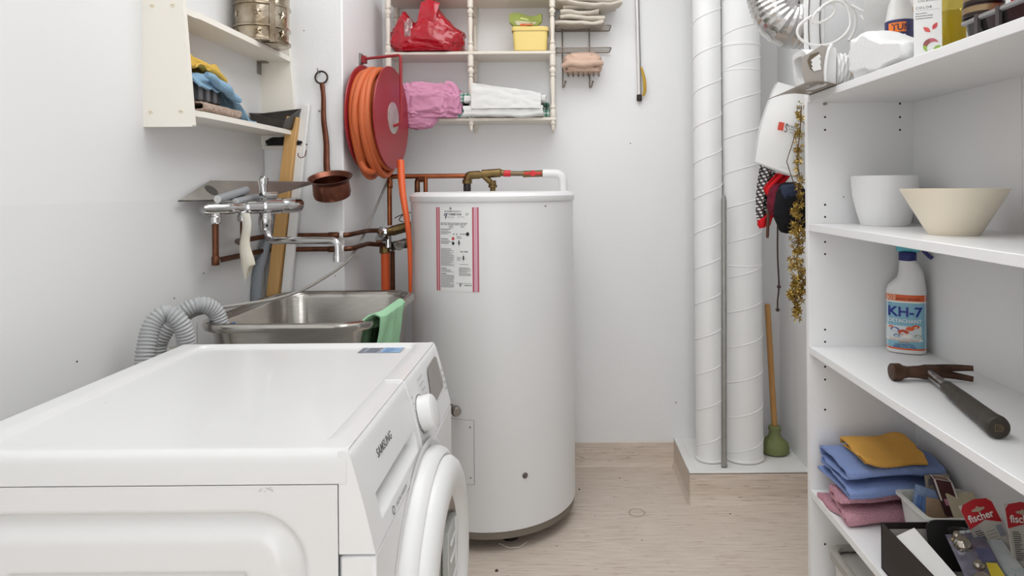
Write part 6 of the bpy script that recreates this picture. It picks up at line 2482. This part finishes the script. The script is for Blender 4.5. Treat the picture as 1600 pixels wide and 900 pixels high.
pts = spline([P(1216, 330, 1.83), P(1215, 360, 1.83), P(1215, 400, 1.83), P(1217, 445, 1.83), P(1215, 470, 1.83), P(1215, 486, 1.83)], 6)
mb.tube(pts, .0024, 8)
for px, py in ((1217, 448), (1215, 484)):
    b = bmesh.new()
    bmesh.ops.create_uvsphere(b, u_segments=10, v_segments=8, radius=.0055)
    mb.bm(b, M=Matrix.Translation(P(px, py, 1.83)))
tag(mb.build('knotted_cord', mat('dark_cord', (58, 40, 36), .8)), 'thin dark knotted cord hanging under the clothes', 'cord')

# gold garland of leaves
GOLD = mat('gold_foil', (196, 168, 92), .28, .8, var=(30, .6, (126, 100, 44)))
gd = thing('gold_garland', 'gold foil leaf garland hanging at the edge of the shelving unit', 'garland', tuple(P(1246, 495, 1.73)))
stem = spline([P(1252, 165, 1.735), P(1250, 205, 1.735), P(1246, 245, 1.735), P(1250, 290, 1.73), P(1246, 330, 1.73), P(1248, 370, 1.73), P(1245, 410, 1.73), P(1250, 440, 1.73), P(1243, 462, 1.73), P(1247, 478, 1.73), P(1246, 496, 1.73)], 8)
MB().tube(stem, .0014, 6).build('stem', mat('gold_stem', (116, 88, 42), .4, .6), gd)
twig = spline([P(1244, 205, 1.74), P(1238, 225, 1.74), P(1230, 250, 1.74), P(1231, 258, 1.74), P(1240, 285, 1.74), P(1246, 300, 1.74)], 6)
MB().tube(twig, .0012, 6).build('twig', BRW, gd)
rr = random.Random(11)
lv = bpy.data.meshes.new('gold_leaf_cluster')
mb = MB()
for k in range(6):          # a five-pointed foil leaf spray
    a = 2 * pi * k / 6
    d = Vector((cos(a), sin(a), .35 * (k % 2)))
    s = d.cross(Vector((0, 0, 1))).normalized()
    b0, b1, b2, tp_ = Vector((0, 0, 0)), d * .006 + s * .0028, d * .006 - s * .0028, d * .0135 + Vector((0, 0, .002))
    mid = d * .006 + Vector((0, 0, .0018))
    mb.raw([b0, b1, tp_, b2, mid], [[0, 1, 4], [1, 2, 4], [2, 3, 4], [3, 0, 4]])
lv.from_pydata([tuple(p) for p in mb.v], [], mb.f)
lv.materials.append(GOLD)
lv.update()
o0 = Vector(gd['_o'])
for i in range(400):
    f = rr.random()
    p = stem[int(f * (len(stem) - 1))]
    w = .010 if f < .42 else (.020 if f < .86 else .006)
    if f > .86 and rr.random() < .45:
        continue
    if f < .40 and rr.random() < .6:
        continue
    q = p + Vector((rr.uniform(-w, w * .8), rr.uniform(-.012, .014), rr.uniform(-.008, .008)))
    if q.y < BY1 + .034:
        q.y = BY1 + .034
    o = bpy.data.objects.new('leaf', lv)
    o.location = q - o0
    o.rotation_euler = (rr.uniform(0, 6.3), rr.uniform(0, 6.3), rr.uniform(0, 6.3))
    s = rr.uniform(.55, 1.0)
    o.scale = (s, s, s)
    COL.objects.link(o)
    o.parent = gd

# tidy
for o in bpy.data.objects:
    if '_o' in o:
        del o['_o']
